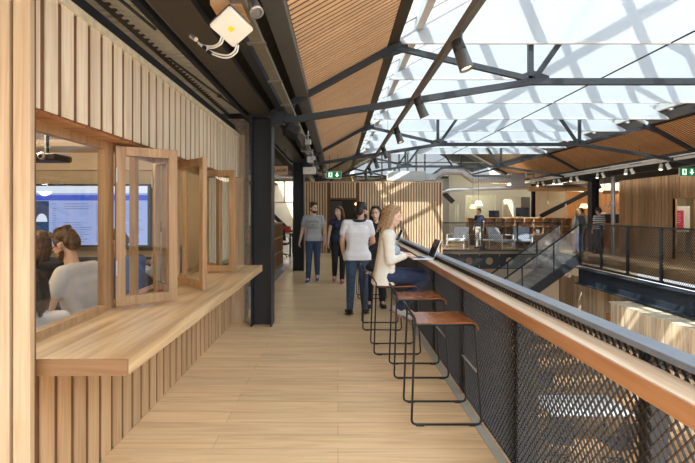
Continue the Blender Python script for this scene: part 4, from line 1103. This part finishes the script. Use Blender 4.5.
q = MB(); q.bbox(-2.10,-1.80,16.8,17.1,.84,1.06,.02); q.solo('storage_tub',M['red'],'red tub on the pale desk down the left aisle','tub')
q = MB(); q.bbox(-2.55,-2.25,16.9,17.2,.84,1.0,.02); q.solo('storage_tub',M['orange'],'orange tub on the pale desk down the left aisle','tub')
office_chair(-2.0,16.0,0,3.0,'dark office chair tucked at the pale desk down the left aisle',grp='chairs down the left aisle')
q = MB(); q.box(-9,-1.5,22.4,22.5,2.05,2.10); 
for k in range(9): q.box(-9+k*.9,-8.95+k*.9,22.4,22.5,2.10,3.2)
struct(q,'window_11',M['steelpale'])
q = MB(); q.tube([(-4,15,2.75),(-2.2,15,2.78),(-1.6,15.4,2.8)],.12,12); q.solo('air_duct',M['galv'],'silver duct high above the left aisle, behind the hanging wooden sign','duct')

# ------------------------------------------------------------------ bar stools
def stool(label):
    t = thing('bar_stool',label,'bar stool',(0,0,0),0,'wire-framed bar stools along the bar')
    def P(mb,nm,m):
        ob = bpy.data.objects.new(nm,mb.mesh(nm)); COL.objects.link(ob); ob.data.materials.append(M[m]); ob.parent = t
    r = .0085; yf, yb = -.205, .205
    def rnd_path(pts, rad=.04, seg=5):
        out = [Vector(pts[0])]
        for i in range(1,len(pts)-1):
            p = Vector(pts[i]); a = (Vector(pts[i-1])-p); c = (Vector(pts[i+1])-p); ra = min(rad,a.length/2,c.length/2)
            s = p+a.normalized()*ra; e = p+c.normalized()*ra
            for k in range(seg+1):
                u = k/seg; out.append(s*(1-u)**2+p*2*u*(1-u)+e*u*u)
        out.append(Vector(pts[-1])); return out
    # two sled hoops, joined by the low back loop on the corridor side
    for y in (yf,yb):
        s = 1 if y > 0 else -1
        q = MB(); q.tube(rnd_path([(-.235,y*.93,.765),(-.262,y,.012),(.262,y,.012),(.215,y*.93,.755)]),r,8); P(q,'sled_hoop','blackmetal')
        for x in (-.2,.2):
            q = MB(); q.tube([(x-.03,y,.008),(x+.03,y,.008)],.0115,8); P(q,'foot_glide','black')
    q = MB(); q.tube(rnd_path([(-.235,yf*.93,.765),(-.232,yf*.93,.80),(-.275,yf*.5,.862),(-.285,0,.875),(-.275,yb*.5,.872),(-.238,yb*.93,.83),(-.235,yb*.93,.765)],.05),r,8); P(q,'back_loop','blackmetal')
    q = MB(); q.tube([(.233,yf*.96,.40),(.233,yb*.96,.40)],r,8); P(q,'footrest','alu')
    for y in (yf,yb): q = MB(); q.tube([(-.235,y*.9,.752),(.21,y*.9,.752)],.007,8); P(q,'seat_rail','blackmetal')
    # seat: a sheet folded down at the front edge
    prof = [(-.215,.762),(-.12,.768),(0,.766),(.12,.770),(.19,.772),(.225,.764),(.245,.742),(.252,.715)]
    n = len(prof); th = .011; vs = []
    for y in (-.185,.185):
        for (x,z) in prof: vs.append((x,y,z))
        for (x,z) in prof[::-1]: vs.append((x-.004,y,z-th))
    m = 2*n; fs = [tuple(range(m))[::-1],tuple(range(m,2*m))]
    for i in range(m): j = (i+1)%m; fs.append((i,j,m+j,m+i))
    q = MB(); q.add(vs,fs); bmx = bmesh.new(); mm = q.mesh('x'); bmx.from_mesh(mm); bmesh.ops.recalc_face_normals(bmx,faces=bmx.faces); q = MB(); q.bm(bmx)
    P(q,'seat','leather')
    return t
st = stool('nearest wire bar stool with a tan leather seat, wholly clear of the others')
spots = [(.812,3.57,0,None),(.80,4.52,.0,'second wire bar stool, between the nearest stool and the seated woman'),(.66,5.24,.02,'wire bar stool carrying the seated woman in the cream cardigan'),(.60,6.27,-.02,'wire bar stool just beyond the seated woman, with a black bag on its seat'),(.62,8.45,.03,'farthest wire bar stool, beyond the one with the black bag')]
for i,(x,y,rz,lb) in enumerate(spots):
    if i == 0: st.location = (x,y,0)
    else: dup(st,(x,y,0),rz,lb)
# laptops
def laptop(x,y,z,rz,label,op=112):
    t = thing('laptop',label,'laptop',(x,y,z),rz)
    def P(mb,nm,m,par=t):
        ob = bpy.data.objects.new(nm,mb.mesh(nm)); COL.objects.link(ob); ob.data.materials.append(M[m]); ob.parent = par; return ob
    q = MB(); q.bbox(-.115,.115,-.16,.16,0,.015,.004); bs = P(q,'base','alu')
    q = MB()
    for r in range(5):
        for k in range(12): q.box(-.01+.021*r-.06,.007+.021*r-.06,-.138+k*.023,-.118+k*.023,.0151,.0165)
    P(q,'keyboard','black',bs)
    q = MB(); q.box(-.1,-.065,-.045,.045,.0151,.0158); P(q,'trackpad','galv',bs)
    a = math.radians(op); L = .225; dx, dz = -math.cos(a)*L, math.sin(a)*L
    nx, nz = math.sin(a), math.cos(a)
    q = MB(); q.poly([(.112,-.16,.012),(.112+dx,-.16,.012+dz),(.112+dx+.007*nx,-.16,.012+dz+.007*nz),(.112+.007*nx,-.16,.012+.007*nz)],(0,.32,0)); l = P(q,'lid','alu')
    q = MB(); s0, s1 = .06, .96
    q.poly([(.112+dx*s0-.001*nx,-.15,.012+dz*s0-.001*nz),(.112+dx*s1-.001*nx,-.15,.012+dz*s1-.001*nz),(.112+dx*s1,-.15,.012+dz*s1),(.112+dx*s0,-.15,.012+dz*s0)],(0,.30,0)); P(q,'display','screenblack',l)
    return t
laptop(.945,5.15,1.067,0,'open silver laptop on the oak bar in front of the seated woman')
laptop(.955,8.1,1.067,0,'smaller-looking open laptop farther along the oak bar, beyond the seated woman')
t = thing('drinking_glass','small clear glass on the bar beside the farther laptop','glass',(1.04,7.75,1.067))
q = MB(); q.lathe([(0,1.068),(.032,1.068),(.038,1.19),(.035,1.19),(.029,1.075),(0,1.075)],(1.04,7.75,0),18); q.part('cup_wall',M['glass'],t)

# ------------------------------------------------------------------ people
def V(*a): return Vector(a)
def hand(q, w, d, n, side, curl=.35, s=1.0):
    """palm and five fingers; w wrist, d direction of the hand, n palm normal, side = +1 thumb towards d x n"""
    w = Vector(w); d = Vector(d).normalized(); n = Vector(n); n = (n-d*n.dot(d)).normalized(); a = d.cross(n)*side
    q.caps(w-d*.01,w+d*.05*s,.024*s,.030*s,1.25,.62,12,a)
    q.caps(w+d*.03*s,w+d*.082*s,.030*s,.030*s,1.3,.48,12,a)
    for k,(o,L) in enumerate(((.028,.070),(.010,.080),(-.009,.074),(-.027,.058))):
        b0 = w+d*.085*s+a*o*s; c1 = curl*(1+.12*k)
        d1 = (d*math.cos(c1)+n*math.sin(c1)+a*o*1.2).normalized(); d2 = (d*math.cos(c1*2.2)+n*math.sin(c1*2.2)).normalized()
        m = b0+d1*L*.5*s; e = m+d2*L*.5*s
        q.caps(b0-d*.015,m,.0095*s,.0085*s,n=8); q.caps(m,e,.0085*s,.0070*s,n=8)
    b0 = w+d*.025*s+a*.026*s; m = b0+(d*.6+a*.75+n*.25).normalized()*.036*s; e = m+(d*.95+a*.25+n*.35).normalized()*.034*s
    q.caps(b0,m,.012*s,.010*s,n=8); q.caps(m,e,.010*s,.008*s,n=8)

STAND = dict(pel=V(0,0,.93), chest=V(0,0,1.28), neck=V(0,.01,1.46), head=V(0,.03,1.62),
    shL=V(-.172,0,1.41), shR=V(.172,0,1.41), elL=V(-.235,-.02,1.13), elR=V(.235,-.02,1.13), wrL=V(-.25,.05,.88), wrR=V(.25,.05,.88),
    hiL=V(-.09,0,.92), hiR=V(.09,0,.92), knL=V(-.10,.02,.49), knR=V(.10,.02,.49), anL=V(-.11,-.01,.09), anR=V(.11,-.01,.09),
    toL=V(-.13,.15,.035), toR=V(.13,.15,.035))
def figure(label, loc, yaw, J, look=(0,1,0), skin='skin', hair='hairdark', hairstyle='short', top='whitecloth', sleeve='short', pants='jeans',
           shoe='shoe', build=1.0, female=False, voxel=.011, hands=True, top_hem=.90, beard=False, sole=None, shoes=True, cat='person', lower=True, group=None, hem=True):
    t = thing('person',label,cat,loc,yaw,group)
    j = dict(STAND); j.update(J); b = build
    fw = V(0,1,0)
    shv = (j['shR']-j['shL']).normalized()
    def P(mb,nm,mat,par=None):
        ob = bpy.data.objects.new(nm,mb.mesh(nm)); COL.objects.link(ob); ob.data.materials.append(M[mat]); ob.parent = par or t; return ob
    look = Vector(look).normalized(); rgt = look.cross(V(0,0,1)).normalized(); up = rgt.cross(look); KS = 1.08
    R = Matrix((rgt,look,up)).transposed()
    hc = j['head']
    def hp(x,y,z): return hc+R@(V(x,y,z)*KS)
    def torso(q, g):
        sp = j['chest']-j['pel']; nk = j['neck']-V(0,0,.06)
        prof = ([(0,.068,.100),(.25,.066,.092),(.5,.062,.084),(.8,.074,.092),(1.0,.080,.097),(1.25,.088,.086),(1.45,.070,.068)] if not female else
                [(0,.070,.098),(.25,.058,.088),(.5,.045,.076),(.8,.055,.080),(1.0,.062,.084),(1.25,.070,.072),(1.45,.050,.056)])
        M_ = 16
        for k in range(M_+1):
            u = 1.45*k/M_
            for a_,c_ in zip(prof,prof[1:]):
                if a_[0] <= u <= c_[0]+1e-6: f_ = (u-a_[0])/(c_[0]-a_[0]); hw_ = a_[1]+(c_[1]-a_[1])*f_; rr_ = a_[2]+(c_[2]-a_[2])*f_; break
            c = j['pel']+sp*u if u <= 1 else j['chest']+(nk-j['chest'])*((u-1)/.45)*.62
            q.caps(c-shv*hw_*b,c+shv*hw_*b,rr_*b+g,rr_*b+g,1,1)
        q.caps(j['shL']+shv*.025,j['shR']-shv*.025,(.054 if not female else .045)+g,(.054 if not female else .045)+g,1,1)
        if female: 
            for s in (-1,1): q.ell(j['chest']+shv*s*.06+fw*.075+V(0,0,-.01),.055+g,.05+g,.055+g)
        q.caps(j['neck']-(j['head']-j['neck'])*.25-V(0,0,.05),j['neck']-V(0,0,.03),.085+g*.5,.060+g*.5,1.15,.8)
    def arm(q,s,g,upto=1.0,lower_=True):
        sh, el, wr = j['sh'+s], j['el'+s], j['wr'+s]
        r0,r1,r2 = (.052,.041,.027) if not female else (.043,.034,.023)
        r0*=b; r1*=b
        if upto < 1: q.caps(sh,sh+(el-sh)*upto,r0+g*.6,r0*.95+g*1.3)
        else:
            q.caps(sh,el,r0+g,r1+g)
            if lower_: q.caps(el,wr,r1*1.0+g,r2+g)
    def leg(q,s,g,end=0.0):
        hi,kn,an = j['hi'+s], j['kn'+s], j['an'+s]
        r0,r1,r2 = (.086,.058,.038)
        q.caps(hi,kn,r0*b+g,r1+g); m = kn+(an-kn)*.3
        q.caps(kn,m,r1+g,.057+g); q.caps(m,an-(an-kn).normalized()*end,.057+g,r2+g*1.3)
    # body: one continuous skin
    q = MB(); torso(q,-.006)
    for s in 'LR':
        arm(q,s,0)
        if hands:
            d = j['wr'+s]-j['el'+s]; hd = j.get('hd'+s, d); nn = j.get('hn'+s, V(1,0,0) if s=='L' else V(-1,0,0))
            hand(q, j['wr'+s], hd, nn, j.get('hs'+s, 1 if s=='L' else -1), j.get('curl',.4), .95 if not female else .86)
        if lower: leg(q,s,-.006); an = j['an'+s]; q.caps(an,j['to'+s],.034,.026)
    q.caps(j['neck']-V(0,0,.06),hc-up*.05,.054*b if not female else .045,.050 if not female else .043)
    q.ell(hp(0,.0,.035),.074,.094,.088,R); q.ell(hp(0,.030,-.035),.060,.068,.070,R); q.ell(hp(0,.060,-.080),.030,.028,.026,R)
    q.ell(hp(0,.086,.030),.045,.018,.014,R); q.caps(hp(0,.092,.022),hp(0,.108,-.016),.009,.0125,n=10); q.ell(hp(0,.090,-.048),.024,.014,.010,R)
    q.ell(hp(0,.088,-.060),.020,.013,.008,R)
    for s in (-1,1): q.ell(hp(s*.076,-.004,-.002),.010,.020,.030,R); q.ell(hp(s*.042,.055,-.022),.024,.026,.024,R)
    body = P(q.remesh(voxel*.75,3),'body',skin)
    for s in (-1,1):
        e = MB(); e.ell(hp(s*.030,.0815,.008),.011,.007,.006,R,10); P(e,'eye','shoewhite',body)
        e = MB(); e.ell(hp(s*.030,.0868,.008),.0050,.0030,.0048,R,8); P(e,'iris','black',body)
        e = MB(); e.caps(hp(s*.016,.098,.028),hp(s*.046,.088,.030),.0028,.002,n=6); P(e,'eyebrow',hair,body)
    e = MB(); e.caps(hp(-.018,.102,-.053),hp(.018,.102,-.053),.0045,.0045,n=6); P(e,'lips','pink' if female else 'skin',body)
    # hair
    q = MB()
    if hairstyle == 'short':
        q.ell(hp(0,-.012,.062),.083,.100,.078,R); q.ell(hp(0,-.055,.015),.076,.060,.085,R); q.ell(hp(0,.055,.105),.055,.042,.026,R)
        for s in (-1,1): q.ell(hp(s*.070,.012,.035),.014,.030,.040,R)
        for k in range(9): a = k*.7; q.ell(hp(.042*math.cos(a),.042*math.sin(a)-.02,.128),.026,.028,.014,R)
        cut = [(hp(0,.064,.055),look*1.0+V(0,0,-.55))]
        hm = q.remesh(voxel*.8,2,cut)
    else:
        q.ell(hp(0,-.006,.056),.084,.102,.080,R); q.ell(hp(0,-.045,.03),.080,.075,.085,R)
        capm = q; q = MB()
        L = {'long':.165,'bob':.15,'wavy':.22}[hairstyle]
        for k in range(11):
            a = math.radians(-92+k*18.4)  # around the back
            p0 = hp(.070*math.sin(a),-.075*math.cos(a)*1.0,.05); f = (.086+.012*math.cos(a*3))
            p1 = hp(.088*math.sin(a),-.085*math.cos(a)-.01,-.07); p2 = hp((f)*math.sin(a),-.095*math.cos(a)-.02,-L+.03*math.sin(k*2.1))
            r = .026
            if hairstyle == 'wavy': p2 = p2+rgt*.03*math.sin(k*2)+look*-.03; r = .034
            q.caps(p0,p1,r,r*.95,n=10); q.caps(p1,p2,r*.95,r*.55,n=10)
        capm = capm.remesh(voxel*.8,1,[(hp(0,.058,.060),look*1.0+V(0,0,-.75))])
        hm = q.remesh(voxel*.8,1); hm.add(capm.v,capm.f,True)
        for s in (-1,1):
            hm.caps(hp(s*.045,.050,.105),hp(s*.078,.0,.01),.018,.015,n=10); hm.caps(hp(s*.078,.0,.01),hp(s*.074,-.025,-L*.8),.015,.008,n=10)
    P(hm,'hair',hair)
    if beard:
        q = MB(); q.ell(hp(0,.045,-.070),.056,.058,.042,R)
        for s in (-1,1): q.ell(hp(s*.058,.015,-.040),.016,.030,.040,R)
        P(q.remesh(voxel*.8,1,[(hp(0,0,-.036),up*1.0-look*-.0+look*.18)]),'beard',hair)
    # top
    q = MB(); torso(q,.010)
    if sleeve == 'short':
        for s in 'LR': arm(q,s,.013,.52)
    elif sleeve == 'cap':
        for s in 'LR': arm(q,s,.008,.22)
    else:
        for s in 'LR':
            sh, el, wr = j['sh'+s], j['el'+s], j['wr'+s]
            r0,r1,r2 = (.052,.044,.033) if not female else (.045,.040,.031)
            q.caps(sh,el,r0*b+.012,r1*b+.010); q.caps(el,wr-(wr-el).normalized()*.03,r1*b+.010,r2+.004)
    pelv = j['pel']; 
    if lower and abs(top_hem) > 0: [q.caps(V(pelv.x,pelv.y,top_hem+z_)-shv*.088*b,V(pelv.x,pelv.y,top_hem+z_)+shv*.088*b,.108*b+.012,.108*b+.012) for z_ in ((-.03,.02,.06) if hem else ())]
    tp = q.remesh(voxel,3,[(V(0,0,top_hem),V(0,0,-1))]); tpo = P(tp,'shirt',top)
    # trousers and shoes
    if lower:
        q = MB(); q.caps(j['pel']-shv*.06-V(0,0,.01),j['pel']+shv*.06-V(0,0,.01),.110*b,.110*b)
        q.caps(j['hiL'],j['hiR'],.092*b,.092*b)
        for s in 'LR': leg(q,s,.012,.02)
        P(q.remesh(voxel,3),'trousers',pants)
        for s in 'LR':
            an, to = j['an'+s], j['to'+s]; d = (to-an); q = MB()
            heel = an+V(0,0,-.045)-d.normalized()*.045
            dn = (V(0,0,-1)-d.normalized()*V(0,0,-1).dot(d.normalized())).normalized()
            mid = an+d*.5+V(0,0,-.0)
            q.caps(an+dn*.02,an+d*.25+dn*.03,.047,.045); q.caps(an+dn*.035-d.normalized()*.03,to,.040,.036,1.05,.85); 
            P(q.remesh(.010,2),'shoe',shoe)
            q = MB(); sd2 = d.normalized().cross(dn)
            base = dn*.062
            pts = []
            p_h = an+base*1.1-d.normalized()*.065; p_t = to+dn*.028+d.normalized()*.035
            for u,wd in ((0,.028),(.12,.038),(.4,.036),(.7,.046),(.9,.040),(1.0,.022)): pts.append((p_h+(p_t-p_h)*u,wd))
            loop = [c-sd2*w_ for c,w_ in pts]+[c+sd2*w_ for c,w_ in pts[::-1]]
            q.poly(loop,dn*.018); P(q,'sole',sole or 'black')
    return t, P, j, hp

# man in white t-shirt, back to the viewer
figure('man in a white t-shirt and blue jeans standing with his back to the viewer',(.30,7.0,0),0,
    dict(head=V(.075,.06,1.61),neck=V(.03,.02,1.46),elL=V(-.235,.03,1.14),wrL=V(-.215,.15,.93),elR=V(.245,.04,1.14),wrR=V(.20,.24,1.08),
         shL=V(-.182,0,1.42),shR=V(.182,0,1.42),hnL=V(1,0,0),knL=V(-.10,.02,.49),anL=V(-.115,0,.09),anR=V(.12,.05,.09),toL=V(-.16,.15,.035),toR=V(.17,.19,.035)),
    look=(.72,.68,-.05),hair='hairdark',top='whitecloth',pants='jeans',top_hem=.86,build=1.06,voxel=.010,beard=True)
q = MB(); q.tube([(.30+.10*math.cos(a)+.03,7.01+.085*math.sin(a),1.475+.012*math.sin(a)) for a in [2*math.pi*k/20 for k in range(20)]],.020,8,closed=True)
q.solo('neck_scarf',M['navycloth'],'thin navy scarf around the neck of the man in the white t-shirt','scarf')
# woman facing him
figure('dark-haired woman standing behind the seated woman, her face turned to the man in white',(.64,7.6,0),math.pi,
    dict(wrL=V(-.16,.20,1.10),wrR=V(.16,.20,1.10),head=V(.0,.03,1.575),neck=V(0,.01,1.42),shL=V(-.165,0,1.36),shR=V(.165,0,1.36)),
    look=(.30,.95,-.08),skin='skin2',hair='hairdark',hairstyle='bob',top='blackcloth',sleeve='long',pants='blackcloth',female=True,voxel=.011)
# seated woman
t, P, j, hp = figure('woman in a cream cardigan and jeans seated on a bar stool, typing on a laptop',(.545,5.22,0),-math.pi/2,
    dict(pel=V(0,.00,.875),chest=V(0,.035,1.17),neck=V(0,.05,1.36),head=V(0,.075,1.55),
         shL=V(-.165,.02,1.32),shR=V(.165,.02,1.32),elL=V(-.20,.03,1.05),elR=V(.20,.02,1.04),wrL=V(-.13,.235,1.105),wrR=V(.14,.225,1.105),
         hdL=V(.12,1,-.03),hdR=V(-.12,1,-.03),hnL=V(0,0,-1),hnR=V(0,0,-1),hsL=1,hsR=-1,curl=.30,
         hiL=V(-.09,.02,.86),hiR=V(.09,.02,.86),knL=V(-.10,.435,.865),knR=V(.10,.43,.845),anL=V(-.09,.23,.47),anR=V(.085,.15,.50),toL=V(-.09,.36,.385),toR=V(.09,.27,.40)),
    look=(0,1,-.22),skin='skin2',hair='hairblond',hairstyle='long',top='bluegrey',sleeve='cap',pants='jeansdark',female=True,voxel=.009,top_hem=.97,hem=False,shoe='greycloth',sole='leather')
# her open cardigan
q = MB(); f = lambda p,r: None
for s in (-1,1):
    q.caps(V(s*.16,.02,1.32),V(s*.20,.03,1.05),.062,.052); q.caps(V(s*.20,.03,1.05),V(s*.137,.205,1.10),.048,.036)
q.caps(V(-.14,.012,1.325),V(.14,.012,1.325),.070,.070)
for k in range(17):
    u = k/16; z = 1.32-.56*u; hw = .075+.02*u-.012*math.sin(u*3.1); y_ = .030-.075*u; r = .092-.008*math.sin(u*3.1)+.022*u
    q.caps(V(-hw,y_,z),V(hw,y_,z),r,r)
for s in (-1,1):
    for k in range(9): z = 1.22-.055*k; q.caps(V(s*.11,.03-.004*k,z),V(s*.125,.055,z-.02),.055,.050)
cg = q.remesh(.010,3,[(V(0,0,.775),V(0,0,-1))])
# the front stays open: keep only what is not in front of the chest
bm = bmesh.new(); me = cg.mesh('c'); bm.from_mesh(me)
dele = [v for v in bm.verts if v.co.y > .075 and abs(v.co.x) < .080]
bmesh.ops.delete(bm, geom=dele, context='VERTS')
bmesh.ops.solidify(bm, geom=bm.faces[:], thickness=.004)
cg = MB(); cg.bm(bm,True)
P(cg,'cardigan','creamcloth')

# walkers
figure('bearded man in a grey printed t-shirt and jeans walking towards the viewer',(-.565,10.35,0),math.pi,
    dict(knL=V(-.09,.13,.52),anL=V(-.09,-.0,.16),toL=V(-.10,.13,.06),knR=V(.10,.07,.49),anR=V(.11,.16,.085),toR=V(.13,.32,.05),hiL=V(-.09,0,.96),hiR=V(.09,0,.96),
         pel=V(0,0,.97),chest=V(0,0,1.33),neck=V(0,.01,1.52),head=V(-.0,.03,1.685),shL=V(-.188,0,1.47),shR=V(.188,0,1.47),elL=V(-.25,.0,1.18),elR=V(.255,-.05,1.19),wrL=V(-.26,.10,.94),wrR=V(.31,.03,.93)),
    look=(-.62,.75,-.04),skin='skin2',hair='hairbrown',top='greycloth',pants='jeans',shoe='bluecloth',sole='shoewhite',beard=True,build=1.05,voxel=.011,top_hem=.94)
tm = [o for o in COL.objects if o.name.startswith('person') and 'bearded man in a grey' in str(o.get('label'))][0]
shirt = [c for c in tm.children if c.name.startswith('shirt')][0]
q = MB(); rnd = random.Random(8)
for k in range(9):
    a = -.115+k*.0288; z = 1.365+.022*math.cos(a*12); w_ = .009
    q.box(a-w_,a-w_+.006,.130,.138,z-.022,z+.022); q.box(a+w_-.004,a+w_,.130,.138,z-.020,z+.022); q.box(a-w_,a+w_,.130,.138,z+(.016 if k%2 else -.004),z+(.022 if k%2 else .002))
for k in range(9):
    a = -.115+k*.0288; z = 1.245; w_ = .009
    q.box(a-w_,a-w_+.006,.130,.138,z-.022,z+.022); q.box(a+w_-.004,a+w_,.130,.138,z-.022,z+.022); q.box(a-w_,a+w_,.130,.138,z+(.016 if k%3 else -.02),z+(.022 if k%3 else -.014))
q.lathe([(.006,0),(.016,0),(.016,.006),(.006,.006)],(0,.131,1.305),10,(0,1,0))
q.box(-.118,.118,.129,.131,1.3035,1.3065)
ob = bpy.data.objects.new('shirt_print',q.mesh('shirt_print')); ob['kind'] = 'stuff'; COL.objects.link(ob); ob.data.materials.append(M['greenprint']); ob.parent = shirt
figure('woman in a dark sleeveless top and black trousers walking beside the man in grey',(.02,10.2,0),math.pi,
    dict(knL=V(-.08,.07,.48),anL=V(-.07,.12,.085),toL=V(-.08,.27,.05),knR=V(.09,.10,.50),anR=V(.10,-.04,.15),toR=V(.11,.09,.06),
         head=V(.0,.04,1.60),neck=V(0,.01,1.44),shL=V(-.165,0,1.39),shR=V(.165,0,1.39),elL=V(-.22,-.03,1.12),wrL=V(-.23,.03,.89),elR=V(.22,0,1.12),wrR=V(.24,.08,.90)),
    look=(.55,.8,-.1),skin='skin2',hair='hairbrown',hairstyle='wavy',top='navycloth',sleeve='cap',pants='blackcloth',shoe='shoered',sole='shoewhite',female=True,voxel=.011,top_hem=.93)
# people beyond the atrium
figure('blond person in a grey top and blue trousers at the railing across the atrium',(9.35,17.45,0),.2,
    dict(),look=(.6,.8,0),skin='skin2',hair='hairblond',hairstyle='bob',top='steelgrey',sleeve='long',pants='bluecloth',female=True,voxel=.016,hands=True,top_hem=.80)
figure('person in a black and white striped top across the atrium beside the black column',(9.98,17.2,0),.15,
    dict(elR=V(.30,.10,1.17),wrR=V(.36,.28,1.0)),look=(-.3,.9,-.1),hair='hairdark',top='whitecloth',pants='blackcloth',voxel=.014,build=1.1,top_hem=.95)
tm = [o for o in COL.objects if 'striped top' in str(o.get('label')) and o.name.startswith('person')][0]
shirt = [c for c in tm.children if c.name.startswith('shirt')][0]
m, nt_, out = newmat('striped_cotton'); bs = pbsdf(nt_,out,.85); tc_ = N(nt_,'TexCoord'); sp_ = N(nt_,'SeparateXYZ'); nt_.links.new(tc_.outputs['Object'],sp_.inputs[0])
mm_ = N(nt_,'Math'); mm_.operation = 'MULTIPLY'; mm_.inputs[1].default_value = 13.0; nt_.links.new(sp_.outputs[2],mm_.inputs[0])
fr_ = N(nt_,'Math'); fr_.operation = 'FRACT'; nt_.links.new(mm_.outputs[0],fr_.inputs[0]); gt_ = N(nt_,'Math'); gt_.operation = 'GREATER_THAN'; gt_.inputs[1].default_value = .5; nt_.links.new(fr_.outputs[0],gt_.inputs[0])
nt_.links.new(mixc(nt_,(.02,.02,.03),(.75,.75,.76),gt_.outputs[0]),bs.inputs['Base Color']); shirt.data.materials[0] = m
figure('man in a white shirt with dark braces, standing past the blond woman across the atrium',(10.15,18.75,0),.3,
    dict(),look=(.2,.95,-.2),hair='hairdark',top='whitecloth',sleeve='long',pants='blackcloth',voxel=.016,build=1.15,top_hem=.95)
figure('person in a dark top and pale trousers standing by the plywood storage unit',(6.20,19.75,0),2.2,
    dict(),look=(.2,.9,0),hair='hairbrown',top='navycloth',sleeve='short',pants='creamcloth',voxel=.016,top_hem=.98)
# people in the cafe
SEAT = dict(pel=V(0,0,.66),chest=V(0,.05,.98),neck=V(0,.09,1.16),head=V(0,.15,1.31),shL=V(-.19,.05,1.11),shR=V(.19,.05,1.11),elL=V(-.24,.12,.86),elR=V(.24,.12,.86),
    wrL=V(-.14,.32,.93),wrR=V(.14,.32,.93),hiL=V(-.09,.02,.62),hiR=V(.09,.02,.62),knL=V(-.12,.42,.62),knR=V(.12,.42,.62),anL=V(-.12,.36,.20),anR=V(.12,.36,.20),toL=V(-.12,.5,.15),toR=V(.12,.5,.15))
def shifted(dz, extra=None):
    d = {k:(v+V(0,0,dz)) for k,v in SEAT.items()}
    if extra: d.update(extra)
    return d
def cafe_stool(x,y,h,label):
    t = thing('cafe_stool',label,'stool',(x,y,0),0,'stools inside the cafe')
    q = MB(); q.lathe([(0,h-.03),(.17,h-.03),(.18,h-.015),(.17,h),(0,h)],(x,y,0),24); q.part('seat',M['frame'],t)
    for k in range(4):
        a = math.pi/4+k*math.pi/2; q = MB(); q.tube([(x+.11*math.cos(a),y+.11*math.sin(a),h-.03),(x+.19*math.cos(a),y+.19*math.sin(a),0)],.013,8); q.part('leg',M['darkfurn'],t)
cf = [((-2.04,3.62),1.5,'bearded man in glasses and a white t-shirt inside the cafe, head bowed','whitecloth','short','hairbrown','short',False,.02,True,(.1,.85,-.4)),
      ((-2.05,2.98),.5,'person with dark hair and a white top inside the cafe, lowest in the fixed window','whitecloth','short','hairdark','long',True,-.24,False,(0,.9,-.35)),
      ((-2.80,4.15),.3,'person in a black top with brown hair inside the cafe, left of the bearded man','blackcloth','long','hairbrown','long',True,-.02,False,(.2,.9,-.2)),
      ((-2.2,4.75),1.2,'person in a blue top inside the cafe, seen through the sashes','bluecloth','long','hairbrown','short',False,-.04,False,(0,.9,-.4)),
      ((-1.98,5.45),1.4,'person in a grey checked shirt inside the cafe, beyond the second open sash','bluegrey','long','hairdark','short',False,.02,False,(.0,.9,-.3))]
for (xy,yaw,lb,top_,sl_,hr,hs,fem,dz,brd,lk) in cf:
    tt,PP,jj,hpp = figure(lb,(xy[0],xy[1],0),yaw,shifted(dz),look=lk,skin='skin2',hair=hr,hairstyle=hs,top=top_,sleeve=sl_,female=fem,pants='jeansdark',voxel=.012,top_hem=.60+dz,beard=brd,build=1.05)
    cafe_stool(xy[0],xy[1],.52+dz,'round cafe stool under the '+' '.join(lb.split(' inside')[0].split()[:8]))
    if brd:
        for s in (-1,1):
            q = MB(); q.tube([hpp(s*.034+.022*math.cos(a),.103,.008+.018*math.sin(a)) for a in [2*math.pi*k/14 for k in range(14)]],.0028,6,closed=True); q.tube([hpp(s*.056,.100,.012),hpp(s*.078,.0,.012)],.0025,6)
            if s == 1: q.tube([hpp(-.012,.105,.010),hpp(.012,.105,.010)],.0025,6)
            PP(q,'spectacle_frame','black')
# black bag on the fourth stool
q = MB(); q.ell((.55,6.25,.865),.15,.13,.085); q.ell((.47,6.22,.84),.09,.11,.065); q.ell((.62,6.30,.84),.08,.11,.06)
t = thing('shoulder_bag','slouchy black bag lying on the stool just beyond the seated woman','bag',(.56,6.25,.78))
mb = q.remesh(.012,3,[(V(0,0,.782),V(0,0,-1))]); mb.part('body',M['blackcloth'],t)
q = MB(); q.tube([(.45,6.2,.87),(.50,6.12,.96),(.58,6.12,.96),(.64,6.22,.88)],.008,8); q.part('strap',M['black'],t)
